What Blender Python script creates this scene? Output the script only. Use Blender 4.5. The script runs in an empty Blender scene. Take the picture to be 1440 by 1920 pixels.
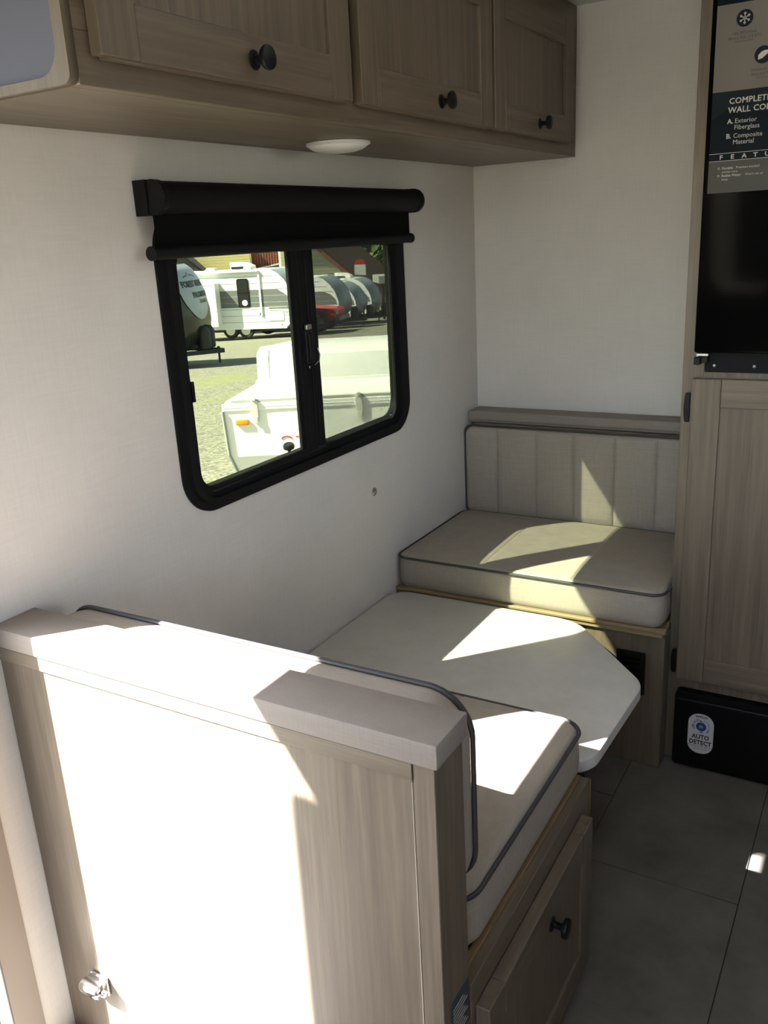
import bpy, bmesh, math, random
from mathutils import Vector, Matrix
random.seed(7)
S = bpy.context.scene
COL = S.collection
# ------------------------------------------------------------------ camera
cam_d = bpy.data.cameras.new('camera'); cam = bpy.data.objects.new('camera', cam_d); COL.objects.link(cam)
cam_d.sensor_fit = 'VERTICAL'; cam_d.sensor_height = 24.0; cam_d.sensor_width = 18.0
cam_d.lens = 1631.69 / 1920 * 24.0
cam_d.clip_start = 0.02; cam_d.clip_end = 500
M3 = (Matrix.Rotation(0.54149742, 3, 'Z') @ Matrix.Rotation(1.26478501, 3, 'X') @ Matrix.Rotation(-0.05525665, 3, 'Z'))
cam.matrix_world = Matrix.Translation((1.18, 0, 1.353)) @ M3.to_4x4()
S.camera = cam
# ------------------------------------------------------------------ world, sun, exposure
SUN = Vector((0.645, 0.71, -1.0)).normalized()
w = bpy.data.worlds.new('world'); S.world = w; w.use_nodes = True
wn = w.node_tree; wn.nodes.clear()
wo = wn.nodes.new('ShaderNodeOutputWorld'); wb = wn.nodes.new('ShaderNodeBackground'); sk = wn.nodes.new('ShaderNodeTexSky')
sk.sky_type = 'NISHITA'; sk.sun_disc = False; sk.sun_elevation = math.asin(-SUN.z)
sk.sun_rotation = math.atan2(-SUN.x, -SUN.y); sk.altitude = 100
wb.inputs['Strength'].default_value = 0.44
hs = wn.nodes.new('ShaderNodeHueSaturation'); hs.inputs['Saturation'].default_value = 0.70
wn.links.new(sk.outputs[0], hs.inputs['Color']); wn.links.new(hs.outputs[0], wb.inputs[0]); wn.links.new(wb.outputs[0], wo.inputs[0])
sd = bpy.data.lights.new('sun', 'SUN'); sun = bpy.data.objects.new('sun', sd); COL.objects.link(sun)
sd.energy = 32; sd.angle = math.radians(0.55); sd.color = (1.0, 0.965, 0.90)
sun.rotation_euler = SUN.to_track_quat('-Z', 'Y').to_euler(); sun.location = (-3, -3, 6)
S.view_settings.view_transform = 'Standard'; S.view_settings.look = 'None'
S.view_settings.exposure = 1.76; S.view_settings.gamma = 1.0; S.view_settings.use_curve_mapping = False

# ------------------------------------------------------------------ materials
def mat(name, col, rough=0.6, metal=0.0, spec=0.5, **kw):
    m = bpy.data.materials.new(name); m.use_nodes = True
    b = m.node_tree.nodes['Principled BSDF']
    b.inputs['Base Color'].default_value = (*col, 1); b.inputs['Roughness'].default_value = rough
    b.inputs['Metallic'].default_value = metal; b.inputs['Specular IOR Level'].default_value = spec
    for k, v in kw.items(): b.inputs[k].default_value = v
    return m
def nodes(m): return m.node_tree.nodes, m.node_tree.links, m.node_tree.nodes['Principled BSDF']
def noise_tex(m, scale, mscale=(1, 1, 1), detail=4, rough=0.6, coord='Object'):
    n, l, b = nodes(m)
    tc = n.new('ShaderNodeTexCoord'); mp = n.new('ShaderNodeMapping'); t = n.new('ShaderNodeTexNoise')
    mp.inputs['Scale'].default_value = mscale; t.inputs['Scale'].default_value = scale
    t.inputs['Detail'].default_value = detail; t.inputs['Roughness'].default_value = rough
    l.new(tc.outputs[coord], mp.inputs[0]); l.new(mp.outputs[0], t.inputs['Vector'])
    return t
def ramp(m, src, stops):
    n, l, b = nodes(m); r = n.new('ShaderNodeValToRGB'); l.new(src, r.inputs[0])
    while len(r.color_ramp.elements) < len(stops): r.color_ramp.elements.new(0.5)
    for e, (p, c) in zip(r.color_ramp.elements, stops): e.position = p; e.color = (*c, 1)
    return r.outputs[0]
def mixc(m, a, bb, f, mode='MIX'):
    n, l, b = nodes(m); x = n.new('ShaderNodeMixRGB'); x.blend_type = mode
    for i, s in ((0, f), (1, a), (2, bb)):
        if hasattr(s, 'is_output'): l.new(s, x.inputs[i])
        elif i == 0: x.inputs[0].default_value = s
        else: x.inputs[i].default_value = (*s, 1)
    return x.outputs[0]
def bump(m, src, strength, dist=0.001):
    n, l, b = nodes(m); u = n.new('ShaderNodeBump'); u.inputs['Strength'].default_value = strength; u.inputs['Distance'].default_value = dist
    l.new(src, u.inputs['Height']); l.new(u.outputs[0], b.inputs['Normal'])
def wood(name, axis, light=(0.205, 0.160, 0.118), dark=(0.092, 0.070, 0.050), rough=0.42):
    m = mat(name, light, rough); n, l, b = nodes(m)
    ms = [1, 1, 1]; ms[axis] = 0.035
    wd = noise_tex(m, 62, ms, 3, 0.6); fine = noise_tex(m, 190, ms, 3, 0.7)
    ms2 = [1, 1, 1]; ms2[axis] = 0.16
    fig = noise_tex(m, 9, ms2, 2, 0.5); fig.inputs['Distortion'].default_value = 1.5
    c = ramp(m, wd.outputs[0], [(0.33, dark), (0.66, light)])
    mid = tuple((a + d) / 2 for a, d in zip(light, dark))
    c2 = ramp(m, fine.outputs[0], [(0.35, (0.60, 0.57, 0.54)), (0.6, (1, 1, 1))])
    c = mixc(m, c, c2, 0.8, 'MULTIPLY')
    c = mixc(m, c, mid, fig.outputs[0], 'MIX')
    l.new(c, b.inputs['Base Color']); bump(m, fine.outputs[0], 0.15, 0.0006)
    return m
WZ = wood('wood_grain_upright', 2); WY = wood('wood_grain_lengthwise', 1); WX = wood('wood_grain_across', 0)
PLY = wood('plywood_edge', 0, (0.36, 0.27, 0.15), (0.24, 0.17, 0.09)); PLYY = wood('plywood_edge_long', 1, (0.24, 0.165, 0.08), (0.17, 0.11, 0.05))
def linen(name, col, amt=0.10, scale=260, rough=0.8):
    m = mat(name, col, rough, spec=0.3); n, l, b = nodes(m)
    a = noise_tex(m, scale, (1, 1, 0.05), 3, 0.7); c = noise_tex(m, scale, (0.05, 0.05, 1), 3, 0.7); big = noise_tex(m, 6, (1, 1, 1), 2)
    lo = tuple(v * (1 - 2.2 * amt) for v in col)
    s = mixc(m, a.outputs[0], c.outputs[0], 0.5)
    cc = ramp(m, s, [(0.36, lo), (0.62, col)])
    cc = mixc(m, cc, ramp(m, big.outputs[0], [(0.3, (0.95, 0.95, 0.95)), (0.7, (1, 1, 1))]), 1.0, 'MULTIPLY')
    l.new(cc, b.inputs['Base Color']); bump(m, s, 0.2, 0.0006)
    return m
WALL = linen('linen_wallpaper', (0.745, 0.705, 0.685), 0.032, 230)
FAB = linen('taupe_linen_vinyl', (0.40, 0.350, 0.300), 0.08, 420, 0.62)
CAPM = linen('greige_linen_cap', (0.31, 0.262, 0.232), 0.07, 420, 0.55)
TAB = linen('pale_linen_laminate', (0.66, 0.64, 0.61), 0.05, 420, 0.38)
PIPE = mat('charcoal_piping', (0.045, 0.042, 0.045), 0.5)
SEAM = mat('seam_thread', (0.25, 0.22, 0.18), 0.8)
BLK = mat('black_aluminium', (0.010, 0.010, 0.011), 0.6, spec=0.12)
BLKM = mat('black_matte', (0.005, 0.005, 0.005), 0.7, spec=0.08)
BLKS = mat('black_shade_fabric', (0.004, 0.004, 0.004), 0.9, spec=0.1)
BLKP = mat('black_plastic', (0.008, 0.008, 0.009), 0.4, spec=0.2)
GLOSSB = mat('black_gloss_fridge', (0.0025, 0.0025, 0.0025), 0.12, spec=0.025)
CHROME = mat('chrome', (0.75, 0.75, 0.77), 0.12, 1.0)
SILVER = mat('brushed_metal', (0.5, 0.5, 0.48), 0.35, 1.0)
WHT = mat('white_plastic', (0.72, 0.72, 0.70), 0.35)
CEIL = linen('ceiling_vinyl', (0.62, 0.62, 0.62), 0.03, 120)
ENDP = mat('sky_tinted_laminate', (0.085, 0.088, 0.112), 0.8, spec=0.1)  # white panel; the sky's blue tint and dimming are mixed into this colour
BAND = wood('wood_edge_banding', 2, (0.125, 0.098, 0.068), (0.07, 0.052, 0.035), 0.7)
JAMB = mat('taupe_door_jamb', (0.30, 0.26, 0.23), 0.5)
SEAL = mat('grey_rubber_seal', (0.22, 0.23, 0.23), 0.7)
TILE = mat('stone_vinyl_tile', (0.11, 0.105, 0.095), 0.5)
def _tile():
    n, l, b = nodes(TILE); t = noise_tex(TILE, 5, (1, 1, 1), 6, 0.65)
    l.new(ramp(TILE, t.outputs[0], [(0.3, (0.085, 0.082, 0.075)), (0.7, (0.175, 0.165, 0.15))]), b.inputs['Base Color'])
_tile()
GROUT = mat('dark_tile_joint', (0.03, 0.029, 0.027), 0.8)

def glass_mat(name, tint, refl=1.0, haze=None):
    m = bpy.data.materials.new(name); m.use_nodes = True; n = m.node_tree.nodes; l = m.node_tree.links; n.clear()
    o = n.new('ShaderNodeOutputMaterial'); tr = n.new('ShaderNodeBsdfTransparent'); g = n.new('ShaderNodeBsdfGlossy')
    lw = n.new('ShaderNodeLayerWeight'); lw.inputs[0].default_value = 0.5; pw = n.new('ShaderNodeMath'); pw.operation = 'POWER'; pw.inputs[1].default_value = 5
    fr = n.new('ShaderNodeMath'); fr.operation = 'MULTIPLY_ADD'; fr.inputs[1].default_value = 0.2; fr.inputs[2].default_value = 0.008
    l.new(lw.outputs['Facing'], pw.inputs[0]); l.new(pw.outputs[0], fr.inputs[0]); mx = n.new('ShaderNodeMixShader')
    tr.inputs[0].default_value = (*tint, 1); g.inputs['Roughness'].default_value = 0.01
    l.new(fr.outputs[0], mx.inputs[0]); l.new(tr.outputs[0], mx.inputs[1]); l.new(g.outputs[0], mx.inputs[2]); l.new(mx.outputs[0], o.inputs[0])
    return m
GLASS = glass_mat('tinted_window_glass', (0.35, 0.37, 0.31))
CLEAR = glass_mat('clear_window_glass', (0.85, 0.87, 0.86))
def screen_mat():
    m = bpy.data.materials.new('insect_screen'); m.use_nodes = True; n = m.node_tree.nodes; l = m.node_tree.links; n.clear()
    o = n.new('ShaderNodeOutputMaterial'); tr = n.new('ShaderNodeBsdfTransparent'); d = n.new('ShaderNodeBsdfDiffuse')
    d.inputs[0].default_value = (0.06, 0.06, 0.06, 1); mx = n.new('ShaderNodeMixShader'); mx.inputs[0].default_value = 0.42
    l.new(tr.outputs[0], mx.inputs[1]); l.new(d.outputs[0], mx.inputs[2]); l.new(mx.outputs[0], o.inputs[0]); return m
SCREEN = screen_mat()

# ------------------------------------------------------------------ helpers
def origin_of(p):
    v = Vector((0, 0, 0))
    while p is not None: v = v + p.location; p = p.parent
    return v
def link(o, parent=None):
    COL.objects.link(o)
    if parent is not None: o.parent = parent
    return o
def obj(name, bm, m, parent=None, smooth=False, base=None):
    """bm holds world coordinates (or thing-local when base=(0,0,0)); links ONE mesh object"""
    me = bpy.data.meshes.new(name)
    org = Vector(base) if base is not None else (origin_of(parent) if parent is not None else Vector((0, 0, 0)))
    bmesh.ops.translate(bm, verts=bm.verts, vec=-org)
    bmesh.ops.recalc_face_normals(bm, faces=bm.faces)
    bm.to_mesh(me); bm.free()
    for mm in (m if isinstance(m, (list, tuple)) else [m]): me.materials.append(mm)
    if smooth:
        for p in me.polygons: p.use_smooth = True
        try: me.set_sharp_from_angle(angle=math.radians(38))
        except Exception: pass
    o = bpy.data.objects.new(name, me); link(o, parent)
    if parent is None and base is not None: o.location = org
    return o
def thing(name, label, cat, loc=(0, 0, 0), rz=0, group=None):
    o = bpy.data.objects.new(name, None); o.empty_display_size = 0.05; COL.objects.link(o)
    o.location = loc; o.rotation_euler = (0, 0, rz); o['label'] = label; o['category'] = cat
    if group: o['group'] = group
    return o
def tag(o, label, cat, group=None):
    o['label'] = label; o['category'] = cat
    if group: o['group'] = group
    return o
def struct(o, label=None, cat=None):
    o['kind'] = 'structure'
    if label: o['label'] = label
    if cat: o['category'] = cat
    return o
def box(lo, hi, bev=0.0, seg=2, bm=None):
    b2 = bmesh.new(); bmesh.ops.create_cube(b2, size=1)
    lo = Vector(lo); hi = Vector(hi); d = hi - lo; c = (lo + hi) / 2
    for v in b2.verts: v.co = Vector((v.co.x * d.x, v.co.y * d.y, v.co.z * d.z)) + c
    if bev > 0: bmesh.ops.bevel(b2, geom=list(b2.edges), offset=min(bev, min(d) * 0.49), segments=seg, affect='EDGES', profile=0.5)
    if bm is None: return b2
    me = bpy.data.meshes.new('t'); b2.to_mesh(me); b2.free(); bm.from_mesh(me); bpy.data.meshes.remove(me); return bm
def join(*bms):
    o = bmesh.new()
    for b in bms:
        me = bpy.data.meshes.new('t'); b.to_mesh(me); b.free(); o.from_mesh(me); bpy.data.meshes.remove(me)
    return o
def rrect(x0, y0, x1, y1, r, n=8):
    """rounded rectangle; r one number or (bl, br, tr, tl)"""
    if not isinstance(r, (tuple, list)): r = (r,) * 4
    pts = []
    for (cx, cy, a0, q) in ((x0, y0, 180, r[0]), (x1, y0, 270, r[1]), (x1, y1, 0, r[2]), (x0, y1, 90, r[3])):
        if q <= 0: pts.append((cx, cy)); continue
        ox = cx + q if cx == x0 else cx - q; oy = cy + q if cy == y0 else cy - q
        for i in range(n + 1):
            a = math.radians(a0 + 90 * i / n); pts.append((ox + q * math.cos(a), oy + q * math.sin(a)))
    return pts
def circ(cx, cy, r, n=32, ry=None): return [(cx + r * math.cos(2 * math.pi * i / n), cy + (ry or r) * math.sin(2 * math.pi * i / n)) for i in range(n)]
def plate(outline, holes, a0, a1, fr):
    """2D outline with holes extruded between a0 and a1; fr maps (u, v, n) to a point"""
    cu = bpy.data.curves.new('t', 'CURVE'); cu.dimensions = '2D'; cu.fill_mode = 'BOTH'; cu.extrude = abs(a1 - a0) / 2
    for loop in [outline] + list(holes):
        s = cu.splines.new('POLY'); s.points.add(len(loop) - 1); s.use_cyclic_u = True
        for p, q in zip(s.points, loop): p.co = (q[0], q[1], 0, 1)
    o = bpy.data.objects.new('t', cu); COL.objects.link(o)
    me = bpy.data.meshes.new_from_object(o); bpy.data.objects.remove(o); bpy.data.curves.remove(cu)
    bm = bmesh.new(); bm.from_mesh(me); bpy.data.meshes.remove(me)
    bmesh.ops.remove_doubles(bm, verts=bm.verts, dist=1e-6)
    mid = (a0 + a1) / 2
    for v in bm.verts: v.co = Vector(fr(v.co.x, v.co.y, v.co.z + mid))
    return bm
FX = lambda u, v, n: (n, u, v)      # u=y v=z on a wall x=n
FY = lambda u, v, n: (u, n, v)      # u=x v=z on a wall y=n
FZ = lambda u, v, n: (u, v, n)
def tube(pts, r, closed=False, n=8, bm=None, caps=True):
    bm = bm or bmesh.new(); pts = [Vector(p) for p in pts]; k = len(pts); rings = []
    prev = None
    for i, p in enumerate(pts):
        if closed: t = (pts[(i + 1) % k] - pts[i - 1]).normalized()
        else: t = (pts[min(i + 1, k - 1)] - pts[max(i - 1, 0)]).normalized()
        if prev is None:
            up = Vector((0, 0, 1)) if abs(t.z) < 0.9 else Vector((1, 0, 0)); nn = t.cross(up).normalized()
        else:
            nn = (prev - t * prev.dot(t)).normalized()
        prev = nn; bb = t.cross(nn); rr = r[i] if isinstance(r, (list, tuple)) else r
        rings.append([bm.verts.new(p + rr * (math.cos(2 * math.pi * j / n) * nn + math.sin(2 * math.pi * j / n) * bb)) for j in range(n)])
    for i in range(k if closed else k - 1):
        A, B = rings[i], rings[(i + 1) % k]
        for j in range(n): bm.faces.new((A[j], A[(j + 1) % n], B[(j + 1) % n], B[j]))
    if not closed and caps: bm.faces.new(rings[0][::-1]); bm.faces.new(rings[-1])
    return bm
def lathe(prof, org, ax, n=24, bm=None):
    """prof: (radius, distance along ax)"""
    bm = bm or bmesh.new(); org = Vector(org); ax = Vector(ax).normalized()
    e1 = ax.orthogonal().normalized(); e2 = ax.cross(e1); rings = []
    for (r, d) in prof:
        r = max(r, 1e-5)
        rings.append([bm.verts.new(org + ax * d + r * (math.cos(2 * math.pi * j / n) * e1 + math.sin(2 * math.pi * j / n) * e2)) for j in range(n)])
    for A, B in zip(rings, rings[1:]):
        for j in range(n): bm.faces.new((A[j], A[(j + 1) % n], B[(j + 1) % n], B[j]))
    bm.faces.new(rings[0][::-1]); bm.faces.new(rings[-1]); return bm
def extr(outline, a0, a1, fr):
    bm = bmesh.new(); A = [bm.verts.new(fr(u, v, a0)) for u, v in outline]; B = [bm.verts.new(fr(u, v, a1)) for u, v in outline]
    k = len(A); bm.faces.new(A); bm.faces.new(B[::-1])
    for i in range(k): bm.faces.new((A[i], B[i], B[(i + 1) % k], A[(i + 1) % k]))
    return bm
def copy_tree(o, parent=None):
    c = o.copy(); COL.objects.link(c); c.parent = parent
    for ch in list(o.children): copy_tree(ch, c)
    return c
def words(txt, size, pos, ex, ey, m, parent, name='lettering', bold=0.0, align='LEFT', spacing=1.0, base=None, th=0.0003, sx=1.0):
    cu = bpy.data.curves.new('t', 'FONT'); cu.body = txt; cu.size = size; cu.offset = bold; cu.align_x = align
    cu.space_character = spacing; cu.resolution_u = 2; cu.extrude = th
    o = bpy.data.objects.new('t', cu); COL.objects.link(o)
    me = bpy.data.meshes.new_from_object(o); bpy.data.objects.remove(o); bpy.data.curves.remove(cu)
    bm = bmesh.new(); bm.from_mesh(me); bpy.data.meshes.remove(me)
    ex = Vector(ex); ey = Vector(ey); ez = ex.cross(ey); pos = Vector(pos)
    for v in bm.verts: v.co = pos + ex * v.co.x * sx + ey * v.co.y + ez * v.co.z
    return obj(name, bm, m, parent, base=base)

# ------------------------------------------------------------------ structure
TH = 0.045
# wall_left carries the dinette window and the entry door opening
win_hole = rrect(1.235, 0.868, 2.120, 1.375, 0.06)
door_hole = rrect(0.0, 0.03, 0.68, 1.70, (0.0, 0.0, 0.05, 0.06))
struct(obj('wall_left', plate([(-1.2, -0.08), (2.65, -0.08), (2.65, 1.98), (-1.2, 1.98)], [win_hole, door_hole], -TH, 0, FX), WALL))
struct(obj('wall_back', box((-0.045, 2.60, -0.08), (2.15, 2.645, 1.98)), WALL))
struct(obj('wall_right', plate([(-1.2, -0.08), (2.65, -0.08), (2.65, 1.98), (-1.2, 1.98)], [rrect(0.9, 1.15, 1.7, 1.65, 0.06)], 2.10, 2.145, FX), WALL))
struct(obj('wall_front', plate([(-0.045, -0.08), (2.15, -0.08), (2.15, 1.98), (-0.045, 1.98)], [rrect(0.25, 0.95, 1.85, 1.75, 0.06)], -1.245, -1.2, FY), WALL))
ce = struct(obj('ceiling', plate([(-0.045, -1.245), (2.15, -1.245), (2.15, 2.645), (-0.045, 2.645)], [rrect(0.85, 1.45, 1.20, 1.80, 0.03)], 1.925, 1.98, FZ), CEIL))
DOME = bpy.data.materials.new('translucent_dome'); DOME.use_nodes = True
_n = DOME.node_tree.nodes; _l = DOME.node_tree.links; _b = _n['Principled BSDF']; _b.inputs['Base Color'].default_value = (0.8, 0.8, 0.78, 1)
_t = _n.new('ShaderNodeBsdfTranslucent'); _t.inputs[0].default_value = (0.62, 0.60, 0.56, 1); _m = _n.new('ShaderNodeMixShader'); _m.inputs[0].default_value = 0.55
_l.new(_b.outputs[0], _m.inputs[1]); _l.new(_t.outputs[0], _m.inputs[2]); _l.new(_m.outputs[0], _n['Material Output'].inputs[0])
obj('fill_vent_trim', plate(rrect(0.82, 1.42, 1.23, 1.83, 0.04), [rrect(0.86, 1.46, 1.19, 1.79, 0.03)], 1.915, 1.9255, FZ), WHT, ce)
obj('fill_vent_lid', box((0.84, 1.44, 2.01), (1.21, 1.81, 2.014), 0.001), DOME, ce)  # roof vent out of view, added to let light in from above
fl = struct(obj('floor', box((-0.045, -1.245, -0.08), (2.15, 2.645, -0.003)), GROUT))
tile_mesh = None
for ci, x0 in enumerate([0.355, 0.685, 1.016, 1.347, 1.678]):
    off = (1.603, 1.85, 1.603, 1.85, 1.603)[ci] if ci != 1 else 1.603
    off = [1.85, 1.603, 1.78, 1.603, 1.85][ci]
    k = -4
    while k < 3:
        y0 = off + k * 0.61; y1 = y0 + 0.61; k += 1
        if y1 < -1.1 or y0 > 2.55: continue
        obj('tile', box((x0 + 0.0012, max(y0, -1.19) + 0.0012, -0.003), (x0 + 0.3298, min(y1, 2.59) - 0.0012, 0.0)), TILE, fl)
for x0 in (0.024, 0.0):
    if x0 == 0.0: continue
    for k in range(-4, 0): obj('tile', box((x0 + 0.001, 1.603 + k * 0.61, -0.003), (x0 + 0.3298, 1.603 + k * 0.61 + 0.608, 0.0)), TILE, fl)

# entry door: frame, screen seal and the leaf folded back against the outside
d1 = thing('door_1', 'taupe framed entry doorway with rounded corners in the window wall', 'door', (0, 0.35, 0)); d1['kind'] = 'structure'
del d1['category']
obj('door_frame', plate(rrect(-0.01, 0.0, 0.70, 1.72, (0, 0, 0.06, 0.03)), [rrect(0.012, 0.03, 0.647, 1.685, (0, 0, 0.05, 0.01))], -0.046, 0.003, FX), JAMB, d1)
obj('rubber_seal', plate(rrect(0.004, 0.03, 0.655, 1.715, (0, 0, 0.05, 0.02)), [rrect(0.014, 0.035, 0.638, 1.705, (0, 0, 0.05, 0.01))], -0.066, -0.047, FX), SEAL, d1)
obj('door_leaf', extr([(-0.53, 0.0), (0.035, 0.0), (0.035, 1.68), (0.032, 1.698), (0.018, 1.714), (0.0, 1.730), (-0.03, 1.758), (-0.06, 1.772), (-0.10, 1.775), (-0.45, 1.775), (-0.52, 1.75), (-0.55, 1.68), (-0.55, 0.02)], -0.098, -0.070, FX), WHT, d1)
obj('step_sill', box((-0.12, 0.03, -0.06), (-0.045, 0.70, 0.0), 0.005), SILVER, d1)

# window
wi = thing('window_1', 'black framed sliding window with rounded lower corners', 'window', (0, 1.65, 0.84)); wi['kind'] = 'structure'; del wi['category']
fr_o = rrect(1.205, 0.838, 2.128, 1.43, 0.085, 12)
wf = obj('window_frame', join(plate(fr_o, [rrect(1.250, 0.876, 2.052, 1.40, 0.05, 12)], 0.0, 0.006, FX),
         plate(rrect(1.222, 0.853, 2.112, 1.42, 0.072, 12), [rrect(1.240, 0.864, 2.072, 1.40, 0.056, 12)], 0.006, 0.015, FX),
         plate(rrect(1.236, 0.869, 2.119, 1.374, 0.059, 12), [rrect(1.246, 0.876, 2.108, 1.362, 0.05, 12)], -0.045, 0.0, FX), box((-0.03, 1.70, 0.876), (0.003, 2.05, 0.882))), BLK, wi, True)
sash = obj('sash', join(plate(rrect(1.250, 0.878, 1.672, 1.361, (0.04, 0, 0, 0.04), 8), [rrect(1.259, 0.888, 1.630, 1.352, (0.035, 0, 0, 0.035), 8)], -0.022, 0.003, FX),
         box((-0.006, 1.640, 0.884), (0.004, 1.664, 1.362), 0.002), box((-0.01, 1.613, 0.884), (-0.002, 1.628, 1.362), 0.002)), BLK, wi)
obj('mullion', join(box((-0.04, 1.668, 0.884), (0.006, 1.700, 1.362), 0.003), box((0.004, 1.672, 0.884), (0.010, 1.684, 1.362), 0.0015)), BLK, wi)
obj('pane', box((-0.016, 1.258, 0.888), (-0.013, 1.634, 1.358)), GLASS, wi)
obj('pane', box((-0.026, 1.695, 0.881), (-0.023, 2.107, 1.361)), GLASS, wi)
obj('insect_screen', box((-0.0065, 1.701, 0.881), (-0.006, 2.059, 1.361)), SCREEN, wi, )['label'] = 'grey insect screen'
la = obj('latch', join(box((0.004, 1.640, 1.085), (0.014, 1.668, 1.160), 0.002), box((0.010, 1.6485, 1.094), (0.017, 1.661, 1.15), 0.002)), BLKP, wi)
obj('latch_spring', tube([(0.012, 1.667, 1.078), (0.016, 1.682, 1.086), (0.016, 1.686, 1.10), (0.012, 1.684, 1.115)], 0.0012), SILVER, la)
obj('latch_tab', box((0.006, 1.645, 1.160), (0.014, 1.665, 1.172), 0.002), SILVER, la)
obj('screw', lathe([(0.003, 0), (0.002, 0.001)], (0.006, 1.655, 1.075), (1, 0, 0), 10), SILVER, la)
obj('sash_clip', box((-0.004, 1.258, 1.065), (0.006, 1.266, 1.105), 0.001), BLKP, wi)

# unseen window added in the opposite wall as a source of fill light
w2 = thing('fill_window_2', 'unseen side window facing the dinette, added to brighten the interior', 'window', (2.12, 1.3, 1.02)); w2['kind'] = 'structure'; del w2['category']
obj('window_frame', plate(rrect(0.87, 1.12, 1.73, 1.68, 0.08), [rrect(0.92, 1.17, 1.68, 1.63, 0.05)], 2.085, 2.15, FX), BLK, w2)
obj('pane', box((2.12, 0.905, 1.155), (2.123, 1.695, 1.645)), CLEAR, w2)

w3 = thing('fill_window_3', 'wide unseen front window behind the camera, added for more light', 'window', (1.05, -1.22, 1.0)); w3['kind'] = 'structure'; del w3['category']  # unseen front window, put in to light the far end of the room
obj('window_frame', plate(rrect(0.22, 0.92, 1.88, 1.78, 0.08), [rrect(0.27, 0.97, 1.83, 1.73, 0.05)], -1.25, -1.19, FY), BLK, w3)
obj('pane', box((0.255, -1.223, 0.955), (1.845, -1.22, 1.745)), CLEAR, w3)

# ------------------------------------------------------------------ roller blind
rb = thing('roller_blind', 'black roller blind in a rounded cassette above the window, pulled slightly down', 'blind', (0.03, 1.65, 1.41))
def cas_prof(cx, s=1.0):   # (x,z) D-shaped profile
    pts = [(0.001, 1.4645), (0.001, 1.414)]
    for i in range(13):
        a = math.radians(-90 + 180 * i / 12); pts.append((0.040 + 0.028 * s * math.cos(a), 1.4385 + 0.0275 * s * math.sin(a)))
    return pts
FXZ = lambda u, v, n: (u, n, v)
obj('cassette', extr(cas_prof(0), 1.192, 2.122, FXZ), BLK, rb, True)
ec = cas_prof(0, 1.08)
for y0, y1 in ((1.176, 1.192), (2.122, 2.138)):
    e = obj('end_cap', join(extr(ec, y0 + 0.003, y1, FXZ), extr([(0.001 + 0.0, 1.468), (0.001, 1.409), (0.03, 1.409), (0.03, 1.468)], y0, y1, FXZ)), BLKP, rb)
obj('shade_cloth', box((0.034, 1.182, 1.35), (0.0352, 2.112, 1.43)), BLKS, rb)
br_ = bmesh.new(); tube([(0.036, 1.168, 1.346), (0.036, 2.112, 1.346)], 0.0115, n=16, bm=br_)
bar = obj('bottom_bar', br_, BLK, rb, True)
for y in (1.163, 2.112): obj('bar_cap', lathe([(0.010, 0), (0.0125, 0.001), (0.0125, 0.004), (0.010, 0.005)], (0.036, y, 1.346), (0, 1, 0), 18), BLKP, bar)

# ------------------------------------------------------------------ overhead cabinet
oc = thing('overhead_cabinet', 'long taupe wood overhead cabinet with three flap doors above the window', 'cabinet', (0.0, 0.79, 1.54))
obj('carcass', join(box((0.001, 0.80, 1.541), (0.300, 2.598, 1.549)), box((0.001, 0.80, 1.549), (0.012, 2.598, 1.924)),
                    box((0.29, 0.80, 1.549), (0.30, 2.598, 1.924))), WY, oc)
face_holes = []
obj('face_frame', join(box((0.300, 0.796, 1.541), (0.320, 2.598, 1.600), 0.0015), box((0.300, 0.796, 1.860), (0.320, 2.598, 1.924), 0.0015),
                       box((0.300, 0.796, 1.60), (0.320, 0.86, 1.86), 0.001), box((0.300, 1.33, 1.60), (0.320, 1.43, 1.86), 0.001),
                       box((0.300, 1.93, 1.60), (0.320, 2.01, 1.86), 0.001), box((0.300, 2.46, 1.60), (0.320, 2.598, 1.86), 0.001)), WY, oc)
inner = rrect(0.012, 1.552, 0.303, 1.923, (0.0, 0.034, 0.0, 0.0), 10)
obj('end_rim', plate(rrect(0.001, 1.541, 0.3205, 1.924, (0, 0.012, 0, 0)), [inner], 0.782, 0.796, FY), BAND, oc)
obj('end_panel', box((0.006, 0.788, 1.546), (0.305, 0.7935, 1.924)), ENDP, oc)['label'] = 'smooth white end panel with sky blue painted into its colour'
KN = [(0.0135, 0), (0.012, 0.002), (0.006, 0.004), (0.0055, 0.014), (0.008, 0.018), (0.0155, 0.020), (0.0168, 0.023), (0.0160, 0.027), (0.011, 0.0285), (0.0, 0.029)]
def knob(parent, p, ax): return obj('knob', lathe(KN, p, ax, 28), BLKP, parent, True)
def shaker(parent, name, u0, u1, v0, v1, n0, n1, fr, sw, WV, WH, rec=0.006, ax='v'):
    """door of stiles and rails around a recessed panel; u horizontal, v vertical, n0 back, n1 front"""
    s = 1 if n1 > n0 else -1
    d = obj(name, plate([(u0 + 0.01, v0 + 0.01), (u1 - 0.01, v0 + 0.01), (u1 - 0.01, v1 - 0.01), (u0 + 0.01, v1 - 0.01)], [], n0, n1 - s * rec, fr), WV, parent)
    def bx(a, b, c, e):
        p = Vector(fr(a, c, n0)); q = Vector(fr(b, e, n1)); lo = [min(p[i], q[i]) for i in range(3)]; hi = [max(p[i], q[i]) for i in range(3)]
        return box(lo, hi, 0.0012, 1)
    for a, b in ((u0, u0 + sw), (u1 - sw, u1)): obj('stile', bx(a, b, v0, v1), WV, d)
    for a, b in ((v0, v0 + sw), (v1 - sw, v1)): obj('rail', bx(u0 + sw + 0.0004, u1 - sw - 0.0004, a, b), WH, d)
    return d
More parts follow.
